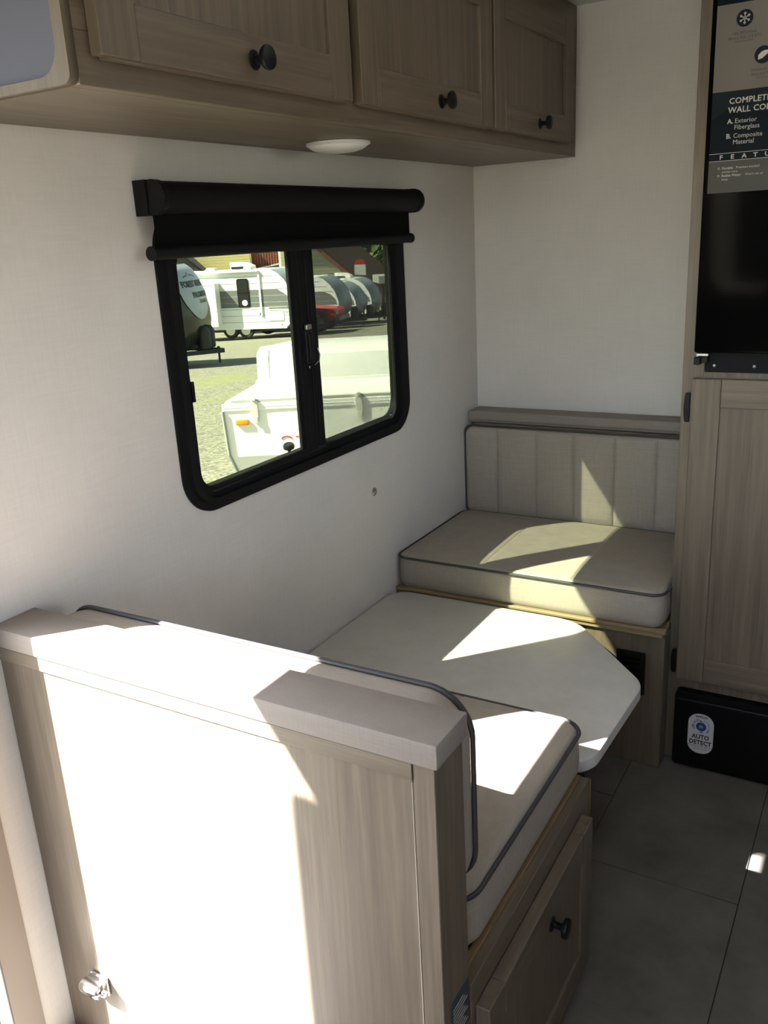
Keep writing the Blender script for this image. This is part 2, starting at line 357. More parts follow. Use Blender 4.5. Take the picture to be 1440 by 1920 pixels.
for (y0, y1) in ((0.817, 1.372), (1.402, 1.964), (1.978, 2.512)):
    d = shaker(oc, 'door', y0, y1, 1.573, 1.868, 0.321, 0.340, FX, 0.063, WZ, WY)
    d.name = 'door'
    ky = {0.817: 1.108, 1.402: 1.706, 1.978: 2.262}[y0]
    knob(d, (0.340, ky, 1.603), (1, 0, 0))
    obj('door_edge', join(box((0.322, y0 + 0.012, 1.5705), (0.337, y1 - 0.012, 1.573))), WY, d)

pl = thing('puck_light', 'round white dome light under the overhead cabinet', 'light', (0.145, 1.62, 1.54))
obj('base_ring', lathe([(0.060, 0), (0.066, 0.001), (0.066, 0.005), (0.062, 0.007), (0.0, 0.007)], (0.145, 1.62, 1.541), (0, 0, -1), 40), WHT, pl, True)
obj('dome', lathe([(0.061, 0.005), (0.058, 0.010), (0.050, 0.0145), (0.036, 0.018), (0.018, 0.020), (0.0, 0.0205)], (0.145, 1.62, 1.541), (0, 0, -1), 40), WHT, pl, True)
sc = obj('wall_fastener', lathe([(0.0115, 0), (0.0115, 0.0012), (0.009, 0.003), (0.004, 0.0035), (0.0035, 0.0022), (0.0, 0.0020)], (0.0005, 1.915, 0.701), (1, 0, 0), 24), SILVER, None, True, base=(0, 1.915, 0.701))
tag(sc, 'small round metal screw cap on the wall below the window', 'fastener')

# ------------------------------------------------------------------ cushions
def cushion(parent, w_, h_, dep, R, er, fr, seams_u=(), seam_d=0.004, seam_w=0.010, puff=0.006, body='body', pipe_in=0.0, nu=40, nv=30, piping=True, pr=0.0038, ch_puff=0.0, side=0.003, mat_=None):
    """fr maps (u,v,n): u 0..w, v 0..h, n 0 (back) .. dep (front face)"""
    us = [w_ * i / nu for i in range(nu + 1)]
    for s in seams_u:
        us += [s + k * seam_w for k in (-1, -0.6, -0.3, 0, 0.3, 0.6, 1)]
    for k in range(1, 7): us += [R * k / 6, w_ - R * k / 6]
    for k in (0.2, 0.5, 0.8): us += [er * k, w_ - er * k]
    vs = [h_ * i / nv for i in range(nv + 1)]
    for k in range(1, 7): vs += [R * k / 6, h_ - R * k / 6]
    for k in (0.2, 0.5, 0.8): vs += [er * k, h_ - er * k]
    def uniq(a):
        a = sorted(a); o = [a[0]]
        for q in a[1:]:
            if q - o[-1] > 1e-4: o.append(q)
        return o
    us = uniq([min(max(q, 0), w_) for q in us]); vs = uniq([min(max(q, 0), h_) for q in vs])
    def mp(u, v):
        cu_ = min(max(u, R), w_ - R); cv = min(max(v, R), h_ - R)
        a, b = u - cu_, v - cv
        if abs(a) > 1e-9 and abs(b) > 1e-9:
            m_ = max(abs(a), abs(b)); L = math.hypot(a, b); a, b = a / L * m_, b / L * m_
        dd = R - math.hypot(a, b) if (abs(u - cu_) > 1e-9 or abs(v - cv) > 1e-9) else 1e9
        dd = min(dd, cu_ + a - 0 if cv + b >= 0 else 1e9, w_ - cu_ - a, cv + b, h_ - cv - b)
        return cu_ + a, cv + b, max(dd, 0)
    allseams = [0] + list(seams_u) + [w_]
    def H(u, v, d):
        n = dep
        if d < er: n = dep - er + math.sqrt(max(er * er - (er - d) ** 2, 0))
        n += puff * (1 - math.exp(-d / 0.05))
        for s in seams_u:
            q = abs(u - s) / seam_w
            if q < 1: n -= seam_d * (1 - q) ** 1.5 * min(1, d / er)
        if ch_puff:
            for a, b in zip(allseams, allseams[1:]):
                if a <= u <= b: t = (u - a) / (b - a); n += ch_puff * (4 * t * (1 - t)) ** 0.6 * min(1, d / 0.03)
        return n
    bm = bmesh.new(); G = []
    for v in vs:
        row = []
        for u in us:
            x, y, d = mp(u, v); row.append(bm.verts.new(fr(x, y, H(x, y, d))))
        G.append(row)
    for j in range(len(vs) - 1):
        for i in range(len(us) - 1): bm.faces.new((G[j][i], G[j][i + 1], G[j + 1][i + 1], G[j + 1][i]))
    ring2 = [(us[i], vs[0]) for i in range(len(us))] + [(us[-1], vs[j]) for j in range(1, len(vs))] + [(us[i], vs[-1]) for i in range(len(us) - 2, -1, -1)] + [(us[0], vs[j]) for j in range(len(vs) - 2, 0, -1)]
    top = [G[0][i] for i in range(len(us))] + [G[j][-1] for j in range(1, len(vs))] + [G[-1][i] for i in range(len(us) - 2, -1, -1)] + [G[j][0] for j in range(len(vs) - 2, 0, -1)]
    P2 = []
    for u, v in ring2:
        x, y, _ = mp(u, v); cx = min(max(x, R), w_ - R); cy = min(max(y, R), h_ - R)
        nx, ny = x - cx, y - cy; L = math.hypot(nx, ny) or 1; P2.append((x, y, nx / L, ny / L))
    prev = top; n0 = dep - er
    for k in range(1, 9):
        t = k / 8; n = n0 * (1 - t); off = side * math.sin(math.pi * t) - (0.006 * max(0, (t - 0.85) / 0.15) ** 2)
        cur = [bm.verts.new(fr(x + nx * off, y + ny * off, n)) for x, y, nx, ny in P2]
        for i in range(len(cur)): bm.faces.new((prev[i], cur[i], cur[(i + 1) % len(cur)], prev[(i + 1) % len(cur)]))
        prev = cur
    bm.faces.new(prev)
    o = obj(body, bm, mat_ or FAB, parent, True)
    if piping:
        pts = [fr(x + nx * 0.002, y + ny * 0.002, dep - er * 0.45) for x, y, nx, ny in P2]
        q = [pts[0]]
        for p in pts[1:]:
            if (Vector(p) - Vector(q[-1])).length > 0.002: q.append(p)
        obj('piping', tube(q, pr, True, 8), PIPE, parent, True)
    return o
# far bench
fb = thing('dinette_bench', 'far dinette bench with wooden base against the back wall', 'bench', (0.38, 2.3, 0))
obj('front_panel', box((0.002, 2.016, 0.001), (0.757, 2.034, 0.372), 0.001, 1), WZ, fb)
obj('side_panel', box((0.742, 2.035, 0.001), (0.757, 2.079, 0.372)), WZ, fb)
obj('seat_board', box((0.002, 2.006, 0.373), (0.7525, 2.50, 0.385), 0.001, 1), PLY, fb)
obj('board_trim', join(box((0.002, 2.001, 0.386), (0.7595, 2.020, 0.394), 0.001, 1)), PLY, fb)
obj('back_panel', box((0.001, 2.545, 0.386), (0.7525, 2.558, 0.776)), WX, fb)
obj('ledge', box((0.002, 2.516, 0.777), (0.7530, 2.599, 0.806), 0.004, 2), CAPM, fb)
obj('ledge_trim', box((0.002, 2.524, 0.7685), (0.7530, 2.544, 0.7768), 0.003, 2), CAPM, fb)
vt = obj('vent', plate([(0.640, 0.205), (0.712, 0.205), (0.712, 0.321), (0.640, 0.321)], [[(0.652, 0.220), (0.700, 0.220), (0.700, 0.306), (0.652, 0.306)]], 2.009, 2.0155, FY), BLKP, fb)
obj('vent_back', box((0.652, 2.0145, 0.220), (0.700, 2.0157, 0.306)), BLKM, vt)
for k in range(5): obj('slat', box((0.652, 2.0105, 0.228 + k * 0.016), (0.700, 2.014, 0.234 + k * 0.016)), BLKP, vt)

c1 = thing('seat_cushion', 'taupe seat cushion with dark piping on the far bench', 'cushion', (0.38, 2.25, 0.394))
cushion(c1, 0.745, 0.464, 0.094, 0.035, 0.012, lambda u, v, n: (0.004 + u, 2.008 + v, 0.395 + n), seams_u=(0.262, 0.512), seam_d=0.0022, seam_w=0.006, puff=0.008)
c2 = thing('back_cushion', 'taupe channel-stitched backrest cushion with dark piping against the back wall', 'cushion', (0.38, 2.5, 0.49))
cushion(c2, 0.747, 0.292, 0.060, 0.030, 0.012, lambda u, v, n: (0.0025 + u, 2.544 - n, 0.472 + v), seams_u=(0.112, 0.242, 0.361, 0.487, 0.610), seam_d=0.003, seam_w=0.008, puff=0.002, ch_puff=0.005)

# near bench with its high back
nb = thing('dinette_bench', 'near dinette bench with tall sunlit wooden back and capped top', 'bench', (0.38, 0.9, 0))
bk = obj('back_panel', box((0.002, 0.7565, 0.001), (0.7438, 0.790, 0.747)), WZ, nb)
obj('top_rail', box((0.002, 0.7530, 0.7485), (0.7450, 0.790, 0.772), 0.0008, 1), WX, nb)
obj('end_post', box((0.7455, 0.7545, 0.001), (0.774, 0.829, 0.772), 0.001, 1), WZ, nb)
obj('inner_panel', box((0.002, 0.815, 0.001), (0.744, 0.829, 0.772)), WZ, nb)
obj('post_bead', tube([(0.7435, 0.7575, 0.004), (0.7435, 0.7575, 0.745)], 0.0022, n=8), WZ, nb)
def capbm():
    bm = box((0.001, 0.750, 0.773), (0.780, 0.834, 0.806), 0.003, 2); return bm
obj('cap', capbm(), CAPM, nb, True)
obj('corner_fold', tube([(0.7785, 0.7515, 0.779), (0.7785, 0.7515, 0.801)], 0.0016, n=6), CAPM, nb)
obj('side_frame', box((0.757, 0.8305, 0.001), (0.775, 1.352, 0.388), 0.001, 1), WY, nb)
obj('front_panel', box((0.002, 1.334, 0.001), (0.7565, 1.352, 0.372)), WZ, nb)
obj('seat_board', box((0.002, 0.8305, 0.373), (0.7565, 1.358, 0.385)), PLYY, nb)
obj('board_trim', join(box((0.748, 0.836, 0.386), (0.760, 1.345, 0.394), 0.001, 1), box((0.7755, 1.3492, 0.02), (0.7775, 1.3515, 0.3885))), PLYY, nb)
nd = shaker(nb, 'door', 0.842, 1.302, 0.035, 0.345, 0.7755, 0.797, FX, 0.055, WZ, WY, 0.005)
knob(nd, (0.797, 1.09, 0.286), (1, 0, 0))
ct = obj('catch', join(box((0.082, 0.7505, 0.128), (0.122, 0.7560, 0.166), 0.002)), CHROME, nb); ct['label'] = 'shiny chrome catch'
b_ = bmesh.new(); tube([(0.083, 0.738, 0.152), (0.085, 0.7375, 0.152), (0.121, 0.7375, 0.152), (0.123, 0.738, 0.152)], [0.013, 0.0145, 0.0145, 0.013], n=20, bm=b_)
obj('catch_barrel', join(b_, box((0.084, 0.738, 0.139), (0.122, 0.751, 0.165), 0.002)), CHROME, ct, True)
obj('catch_ball', lathe([(0.0, 0), (0.005, 0.002), (0.0065, 0.006), (0.005, 0.010), (0.0, 0.012)], (0.123, 0.7375, 0.152), (1, -0.1, -0.2), 14), CHROME, ct, True)
LBL = mat('navy_label', (0.03, 0.045, 0.06), 0.4); LT = mat('pale_label_print', (0.35, 0.36, 0.36), 0.6)
lb = obj('label', box((0.7742, 0.772, 0.338), (0.7747, 0.826, 0.410)), LBL, nb)
for k in range(9):
    obj('print_line', box((0.7747, 0.778, 0.346 + k * 0.006), (0.7749, 0.820 - 0.006 * (k % 3), 0.3485 + k * 0.006)), LT, lb)

c3 = thing('seat_cushion', 'taupe seat cushion with dark piping on the near bench, partly in sun', 'cushion', (0.38, 1.15, 0.394))
cushion(c3, 0.752, 0.512, 0.094, 0.045, 0.014, lambda u, v, n: (0.004 + u, 0.862 + v, 0.3950 + n), seams_u=(0.26, 0.51), seam_d=0.002, seam_w=0.006, puff=0.008)
c4 = thing('back_cushion', 'taupe backrest cushion with dark piping behind the near bench cap', 'cushion', (0.38, 0.87, 0.49))
cushion(c4, 0.744, 0.292, 0.062, 0.060, 0.012, lambda u, v, n: (0.012 + u, 0.836 + n, 0.499 + v), seams_u=(0.12, 0.25, 0.37, 0.49, 0.62), seam_d=0.003, seam_w=0.008, puff=0.003, ch_puff=0.004)

# ------------------------------------------------------------------ table lowered between the benches
tb = thing('dinette_table', 'pale laminate table with cut corners, lowered between the two benches', 'table', (0.38, 1.68, 0))
def poly_round(pts, r, n=8):
    out = []; k = len(pts)
    for i in range(k):
        p = Vector(pts[i]); a = Vector(pts[i - 1]) - p; b = Vector(pts[(i + 1) % k]) - p; rr = r[i] if isinstance(r, (list, tuple)) else r
        if rr <= 0: out.append(tuple(p)); continue
        an = a.angle(b); t = rr / math.tan(an / 2); A = p + a.normalized() * t; B = p + b.normalized() * t
        c = p + (a.normalized() + b.normalized()).normalized() * (rr / math.sin(an / 2))
        a0 = math.atan2(A.y - c.y, A.x - c.x); a1 = math.atan2(B.y - c.y, B.x - c.x); dl = (a1 - a0 + math.pi) % (2 * math.pi) - math.pi
        out += [(c.x + rr * math.cos(a0 + dl * j / n), c.y + rr * math.sin(a0 + dl * j / n)) for j in range(n + 1)]
    return out
tout = poly_round([(0.006, 1.361), (0.71, 1.361), (0.764, 1.415), (0.776, 1.735), (0.540, 1.993), (0.006, 1.993)], [0.02, 0.06, 0.06, 0.09, 0.13, 0.06])
def inset(pts, d):
    c = Vector((0.39, 1.68)); o = []; k = len(pts)
    for i in range(k):
        t = (Vector(pts[(i + 1) % k]) - Vector(pts[i - 1])).normalized(); n = Vector((t.y, -t.x)); p = Vector(pts[i])
        if n.dot(p - c) < 0: n = -n
        o.append(tuple(p - n * d))
    return o
bm = bmesh.new(); rings = []
for (d, z) in ((0.004, 0.362), (0.0, 0.366), (0.0, 0.3855), (0.0012, 0.3885), (0.005, 0.390)):
    rings.append([bm.verts.new((x, y, z)) for x, y in inset(tout, d)])
for A, B in zip(rings, rings[1:]):
    for i in range(len(A)): bm.faces.new((A[i], A[(i + 1) % len(A)], B[(i + 1) % len(A)], B[i]))
bm.faces.new(rings[0][::-1]); bm.faces.new(rings[-1])
obj('table_top', bm, TAB, tb, True)
for y in (1.52, 1.83):
    lg = obj('leg', lathe([(0.028, 0.006), (0.028, 0.34)], (0.36, y, 0), (0, 0, 1), 24), BLKP, tb, True)
    obj('foot', lathe([(0.085, 0.0), (0.085, 0.006), (0.05, 0.014), (0.03, 0.03)], (0.36, y, 0.0005), (0, 0, 1), 28), BLKP, lg, True)
    obj('socket', lathe([(0.032, 0.32), (0.034, 0.345), (0.09, 0.352), (0.09, 0.3615)], (0.36, y, 0), (0, 0, 1), 28), BLKP, lg, True)
obj('hinge_bracket', join(box((0.66, 1.375, 0.335), (0.752, 1.400, 0.3615), 0.003), box((0.66, 1.375, 0.30), (0.745, 1.392, 0.335), 0.003)), BLKP, tb)

# ------------------------------------------------------------------ tall cabinet, fridge, converter
tc = thing('pantry_cabinet', 'tall wooden cabinet beside the far bench, holding the fridge above its door', 'cabinet', (1.06, 2.35, 0))
obj('side_panel', box((0.7535, 2.10, 0.001), (0.7675, 2.598, 1.924)), WZ, tc)
obj('face_frame', join(box((0.7535, 2.081, 0.001), (0.800, 2.0995, 1.924), 0.001, 1), box((0.800, 2.081, 0.985), (1.32, 2.0995, 1.066)),
                       box((0.800, 2.081, 0.001), (1.32, 2.0995, 0.27)), box((1.32, 2.081, 0.001), (1.36, 2.0995, 1.924)), box((0.80, 2.081, 1.87), (1.32, 2.0995, 1.924))), WZ, tc)
obj('carcass', join(box((1.346, 2.10, 0.001), (1.36, 2.598, 1.924)), box((0.768, 2.10, 1.0), (1.345, 2.598, 1.015)), box((0.768, 2.585, 0.001), (1.345, 2.598, 1.924)), box((0.768, 2.10, 0.001), (1.345, 2.585, 0.02))), WZ, tc)
pd = shaker(tc, 'door', 0.779, 1.325, 0.245, 1.0075, 2.0805, 2.060, FY, 0.064, WZ, WX, 0.005)
for z0, z1 in ((0.904, 0.972), (0.254, 0.318)):
    obj('hinge', extr([(0.7655 + 0.0045 * math.cos(a), (z0 + z1) / 2 + (z1 - z0) / 2 * math.sin(a)) for a in [math.pi / 2 + math.pi * k / 14 for k in range(15)]] +
                      [(0.7735, z0), (0.7735, z1)], 2.072, 2.0805, FY), BLKP, pd)
fg = thing('refrigerator', 'glossy black refrigerator set into the tall cabinet', 'refrigerator', (1.04, 2.3, 1.07))
obj('fridge_body', box((0.805, 2.082, 1.068), (1.315, 2.56, 1.86)), BLKM, fg)
obj('fridge_door', box((0.7835, 2.040, 1.0695), (1.33, 2.0805, 1.862), 0.004, 2), GLOSSB, fg, True)
br = obj('kick_plate', plate(rrect(0.803, 1.022, 1.318, 1.0675, (0.003, 0.003, 0, 0)), [], 2.070, 2.0805, FY), mat('dark_grey_steel', (0.012, 0.012, 0.014), 0.6, spec=0.08), fg)
obj('bolt', lathe([(0.0035, 0), (0.003, 0.002), (0, 0.003)], (0.824, 2.070, 1.037), (0, -1, 0), 12), SILVER, br)
obj('bolt', lathe([(0.0035, 0), (0.003, 0.002), (0, 0.003)], (0.908, 2.070, 1.037), (0, -1, 0), 12), SILVER, br)
hb = obj('hinge', join(box((0.783, 2.046, 1.041), (0.797, 2.0805, 1.0585), 0.002), box((0.797, 2.050, 1.045), (0.812, 2.0695, 1.06), 0.002)), BLKP, fg)
obj('hinge_plate', box((0.788, 2.045, 1.0610), (0.814, 2.070, 1.0675), 0.001, 1), SILVER, hb)
obj('hinge_pin', lathe([(0.004, 0), (0.004, 0.006)], (0.789, 2.056, 1.0590), (0, 0, 1), 12), SILVER, hb)

# poster on the fridge door
PN = mat('poster_navy', (0.006, 0.009, 0.013), 0.4, spec=0.05); PB = mat('poster_beige', (0.135, 0.120, 0.107), 0.4, spec=0.08); PG = mat('poster_grey', (0.070, 0.070, 0.064), 0.4, spec=0.08)
PW = mat('poster_white_print', (0.36, 0.345, 0.31), 0.5); PK = mat('poster_grey_print', (0.04, 0.04, 0.043), 0.5); PM = mat('poster_slate', (0.010, 0.014, 0.019), 0.4, spec=0.05)
po = thing('information_poster', 'feature list poster with navy and beige bands on the fridge door', 'poster', (1.0, 2.039, 1.40))
F0 = 2.0394
def pbox(x0, x1, z0, z1, d, m, name): return obj(name, box((x0, F0 - d, z0), (x1, F0, z1)), m, po)
pbox(0.7935, 1.25, 1.403, 1.4655, 0.0004, PG, 'grey_band')
pbox(0.7935, 1.25, 1.4655, 1.597, 0.0004, PN, 'navy_band')
pbox(0.7935, 1.25, 1.597, 1.755, 0.0004, PB, 'beige_band')
pbox(0.7935, 1.25, 1.755, 1.85, 0.0004, PN, 'navy_header')
obj('mountain_print', plate([(0.7935, 1.545), (0.83, 1.568), (0.86, 1.556), (0.90, 1.575), (0.95, 1.558), (1.0, 1.57), (1.25, 1.55), (1.25, 1.597), (0.7935, 1.597)], [], F0 - 0.0006, F0 - 0.0003, FY), PM, po)
pbox(0.7935, 1.25, 1.4650, 1.4660, 0.0008, PW, 'rule'); pbox(0.7935, 1.25, 1.4795, 1.4805, 0.0008, PW, 'rule')
EX, EZ = (1, 0, 0), (0, 0, 1)
def T(t, s, x, z, m=PW, bold=0.0, align='LEFT', sp=1.0, sx=1.0): return words(t, s, (x, F0 - 0.0006, z), EX, EZ, m, po, 'lettering', bold, align, sp, sx=sx)
T('COMPLETE', 0.0155, 0.8265, 1.5730, bold=0.0003, sp=1.05); T('WALL CONSTRUCTION', 0.0155, 0.8255, 1.5560, bold=0.0003, sp=1.05)
T('A.', 0.0125, 0.8255, 1.5360, bold=0.0004); T('Exterior', 0.0125, 0.8395, 1.5360); T('Fiberglass', 0.0125, 0.8390, 1.5240)
T('B.', 0.0125, 0.8245, 1.5080, bold=0.0004); T('Composite', 0.0125, 0.8380, 1.5080); T('Material', 0.0125, 0.8380, 1.4960)
for k, ch in enumerate('FEATURES'): T(ch, 0.0115, 0.8140 + 0.0218 * k, 1.4688, bold=0.0003, sx=1.2)
T('Durable:', 0.0065, 0.820, 1.4490, bold=0.00012); T('Premium bonded', 0.0065, 0.8475, 1.4490); T('woven core', 0.0065, 0.820, 1.4420)
T('Resists Water:', 0.0065, 0.820, 1.4345, bold=0.00012); T("Won't rot or", 0.0065, 0.866, 1.4345); T('warp', 0.0065, 0.820, 1.4275)
for z in (1.4512, 1.4367): obj('bullet', plate(circ(0.814, z, 0.0022, 16), [circ(0.814, z, 0.0014, 16)], F0 - 0.0009, F0 - 0.0003, FY), PW, po)
T('10K BTU Roof', 0.0075, 0.8470, 1.6985, PK, 0.0001, 'CENTER'); T('Mount A/C (14 BTU', 0.0075, 0.8490, 1.6905, PK, 0.0001, 'CENTER'); T('Model A/C 2500)', 0.005, 0.8480, 1.6845, PK, 0, 'CENTER')
T('Aluminum Deck,', 0.0075, 0.8890, 1.6285, PK, 0.0001, 'CENTER'); T('Bed, and Frame', 0.0075, 0.8890, 1.6205, PK, 0.0001, 'CENTER'); T('(Main Frame)', 0.005, 0.8890, 1.6145, PK, 0, 'CENTER')
T('BUILT', 0.014, 0.8455, 1.7650, PW, 0.0004)
ic = obj('icon_disc', plate(circ(0.8465, 1.7265, 0.0155, 32), [], F0 - 0.0008, F0 - 0.0003, FY), PM, po)
sf = bmesh.new()
for k in range(6):
    a = math.pi * k / 3 + math.pi / 2; c, s = math.cos(a), math.sin(a)
    def bar2(p, q, wd):
        p, q = Vector(p), Vector(q); t = (q - p).normalized(); n = Vector((-t.y, t.x)) * wd
        pts = [p + n, p - n, q - n, q + n]; b = extr([tuple(x) for x in pts], F0 - 0.0011, F0 - 0.0008, FY)
        me = bpy.data.meshes.new('t'); b.to_mesh(me); b.free(); sf.from_mesh(me); bpy.data.meshes.remove(me)
    bar2((0.8465 + 0.001 * c, 1.7265 + 0.001 * s), (0.8465 + 0.011 * c, 1.7265 + 0.011 * s), 0.0008)
    for sg in (-0.6, 0.6):
        bar2((0.8465 + 0.006 * c, 1.7265 + 0.006 * s), (0.8465 + 0.006 * c + 0.004 * math.cos(a + sg), 1.7265 + 0.006 * s + 0.004 * math.sin(a + sg)), 0.0006)
obj('snowflake_print', sf, PW, ic)
ic2 = obj('icon_disc', plate(circ(0.885, 1.6565, 0.0160, 32), [], F0 - 0.0008, F0 - 0.0003, FY), PM, po)
obj('print_shape', plate([(0.876, 1.648), (0.884, 1.650), (0.894, 1.658), (0.895, 1.664), (0.888, 1.664), (0.882, 1.662), (0.876, 1.656)], [], F0 - 0.0011, F0 - 0.0008, FY), PW, ic2)

cv = thing('power_converter', 'black power converter panel at the foot of the tall cabinet', 'electrical panel', (1.0, 2.07, 0))
obj('cover', plate(rrect(0.7815, 0.006, 1.13, 0.213, 0.010), [], 2.050, 2.0805, FY), BLKM, cv)
obj('top_lip', box((0.786, 2.045, 0.192), (1.125, 2.050, 0.200), 0.002), BLKP, cv)
st = obj('sticker', plate(rrect(0.8175, 0.050, 0.8795, 0.163, 0.028, 10), [], 2.0492, 2.0499, FY), mat('white_sticker', (0.62, 0.60, 0.60), 0.4), cv)
st['label'] = 'white rounded sticker reading AUTO DETECT'
NV = mat('navy_print', (0.03, 0.05, 0.20), 0.5); BLU = mat('blue_print', (0.12, 0.22, 0.50), 0.5); BK = mat('black_print', (0.01, 0.01, 0.01), 0.5)
def ST(t, s, x, z, m=BK, bold=0.0, sx=1.0): return words(t, s, (x, 2.0491, z), EX, EZ, m, st, 'lettering', bold, 'CENTER', sx=sx)
ST('WFCO', 0.0085, 0.8490, 0.1520, BK, 0.0003, 1.15); ST('AUTO', 0.0175, 0.8490, 0.0920, BK, 0.0005, 0.85); ST('DETECT', 0.0175, 0.8490, 0.0755, BK, 0.0005, 0.85)
ST('INTELLIGENT BATTERY DETECTION', 0.0038, 0.8490, 0.0690, BK); ST('AND CHARGING SYSTEM', 0.003, 0.8490, 0.0625, PK)
obj('dial_print', plate(circ(0.849, 0.1275, 0.0125, 28), [circ(0.849, 0.1275, 0.0045, 18)], 2.0487, 2.0492, FY), NV, st)
obj('dial_print', plate(circ(0.849, 0.1275, 0.0035, 18), [], 2.0487, 2.0492, FY), BLU, st)
def arc_text(t, r, a0, a1, size, m):
    for i, ch in enumerate(t):
        a = a0 + (a1 - a0) * i / (len(t) - 1)
        p = (0.849 + r * math.cos(a), 2.0491, 0.1275 + r * math.sin(a))
        words(ch, size, p, (math.sin(a), 0, -math.cos(a)), (math.cos(a), 0, math.sin(a)), m, st, 'lettering', 0.0001, 'CENTER')
arc_text('LEAD ACID', 0.0165, math.radians(205), math.radians(115), 0.0085, NV); arc_text('LITHIUM', 0.0165, math.radians(65), math.radians(-35), 0.0085, BLU)
for sg, z in ((1, 0.1435), (-1, 0.1115)):
    obj('arrow_print', plate([(0.849 - 0.004 * sg, z - 0.002), (0.849 - 0.004 * sg, z + 0.002), (0.849 + 0.004 * sg, z)], [], 2.0487, 2.0492, FY), BK, st)

# unseen counter added along the opposite wall to hold back light
kc = thing('counter_blocker', 'unseen low wooden counter opposite the dinette, added to block light', 'counter', (1.85, 1.4, 0))
obj('carcass', box((1.62, 0.75, 0.001), (2.098, 2.06, 0.86)), WZ, kc)
obj('worktop', box((1.60, 0.73, 0.862), (2.098, 2.065, 0.895), 0.004, 2), TAB, kc)
for k in range(3):
    dk = obj('door', box((1.60, 0.77 + k * 0.43, 0.06), (1.619, 1.18 + k * 0.43, 0.84), 0.002, 1), WZ, kc); knob(dk, (1.60, 0.84 + k * 0.43, 0.76), (-1, 0, 0))

wd_ = thing('bounce_blocker', 'unseen tall wooden closet behind the camera, added to cut bounced light', 'bounce_blocker', (1.85, 0.05, 0))  # tall block out of view, added to cut light bounced off the wall
obj('carcass', box((1.56, -0.62, 0.001), (2.098, 0.70, 1.92)), WZ, wd_)
for k in range(2):
    dk = shaker(wd_, 'door', -0.60 + k * 0.65, 0.03 + k * 0.65, 0.08, 1.88, 1.559, 1.540, FX, 0.06, WZ, WY); knob(dk, (1.540, 0.0 + k * 0.08, 1.0), (-1, 0, 0))

# ------------------------------------------------------------------ outside
GR = mat('gravel', (0.2, 0.19, 0.16), 0.95, spec=0.2)
def _gr():
    n, l, b = nodes(GR); a = noise_tex(GR, 34, (1, 1, 1), 5, 0.75); c = noise_tex(GR, 0.55, (1, 1, 1), 4, 0.6); v = n.new('ShaderNodeTexVoronoi'); v.inputs['Scale'].default_value = 26
    tc_ = n.new('ShaderNodeTexCoord'); l.new(tc_.outputs['Object'], v.inputs['Vector'])
    col = ramp(GR, a.outputs[0], [(0.3, (0.10, 0.095, 0.08)), (0.5, (0.21, 0.20, 0.17)), (0.72, (0.36, 0.34, 0.30))])
    col = mixc(GR, col, ramp(GR, v.outputs['Color'], [(0.2, (0.6, 0.6, 0.6)), (0.9, (1.25, 1.25, 1.2))]), 1.0, 'MULTIPLY')
    col = mixc(GR, col, (0.20, 0.21, 0.09), ramp(GR, c.outputs[0], [(0.52, (0, 0, 0)), (0.66, (0.55, 0.55, 0.55))]))
    l.new(col, b.inputs['Base Color'])
_gr()
C0 = Vector((1.18, 0)); VD = Vector((-0.62, 0.785)).normalized(); VR = Vector((VD.y, -VD.x))
def gz(x, y):
    h = (Vector((x, y)) - C0).dot(VD); return -0.75 - max(0, h - 8) * 0.0613 if h < 62 else -0.75 - 54 * 0.0613 - (h - 62) * 0.0
bm = bmesh.new(); rows = []
for h in (-40, 8, 62, 130):
    row = []
    for s in (-80, -20, 20, 80):
        p = C0 + VD * h + VR * s; row.append(bm.verts.new((p.x, p.y, gz(p.x, p.y))))
    rows.append(row)
for a, b in zip(rows, rows[1:]):
    for i in range(3): bm.faces.new((a[i], a[i + 1], b[i + 1], b[i]))
struct(obj('ground', bm, GR))

EWH = mat('white_fiberglass', (0.75, 0.75, 0.75), 0.35); EWM = mat('white_metal_siding', (0.70, 0.71, 0.72), 0.45)
ESTR = mat('grey_stripe', (0.13, 0.135, 0.14), 0.5); EBLU = mat('blue_grey_nose', (0.22, 0.25, 0.30), 0.3); EDK = mat('black_gelcoat', (0.015, 0.017, 0.016), 0.22)
ESH = mat('silver_nose_shield', (0.30, 0.33, 0.38), 0.25); TIRE = mat('rubber', (0.02, 0.02, 0.02), 0.8); DGL = mat('dark_glass', (0.01, 0.012, 0.015), 0.1)
ESEAM = mat('grey_seam_trim', (0.33, 0.34, 0.35), 0.8); AMB = mat('amber_lens', (0.85, 0.30, 0.02), 0.3); REDP = mat('red_paint', (0.50, 0.02, 0.02), 0.3)  # first one is an even grey for siding seams, hinges and trim
GFR = mat('dark_frame_steel', (0.02, 0.02, 0.02), 0.6); TXT = mat('dark_print', (0.02, 0.02, 0.03), 0.5)
U = Vector((0.955, 0.295)).normalized()
def wheel(name, parent, x, y, r=0.36, w_=0.22, side=-1):
    t = obj(name, lathe([(r * 0.6, 0), (r * 0.93, 0.0), (r, 0.04), (r, w_ - 0.04), (r * 0.93, w_), (r * 0.6, w_)], (x, y, r), (0, -side, 0), 28), TIRE, parent, True, base=(0, 0, 0))
    obj('rim', lathe([(r * 0.60, -0.005), (r * 0.55, 0.02), (r * 0.2, 0.03), (r * 0.14, 0.0), (0, 0.0)], (x, y, r), (0, -side, 0), 20), SILVER, t, True, base=(0, 0, 0))
    return t
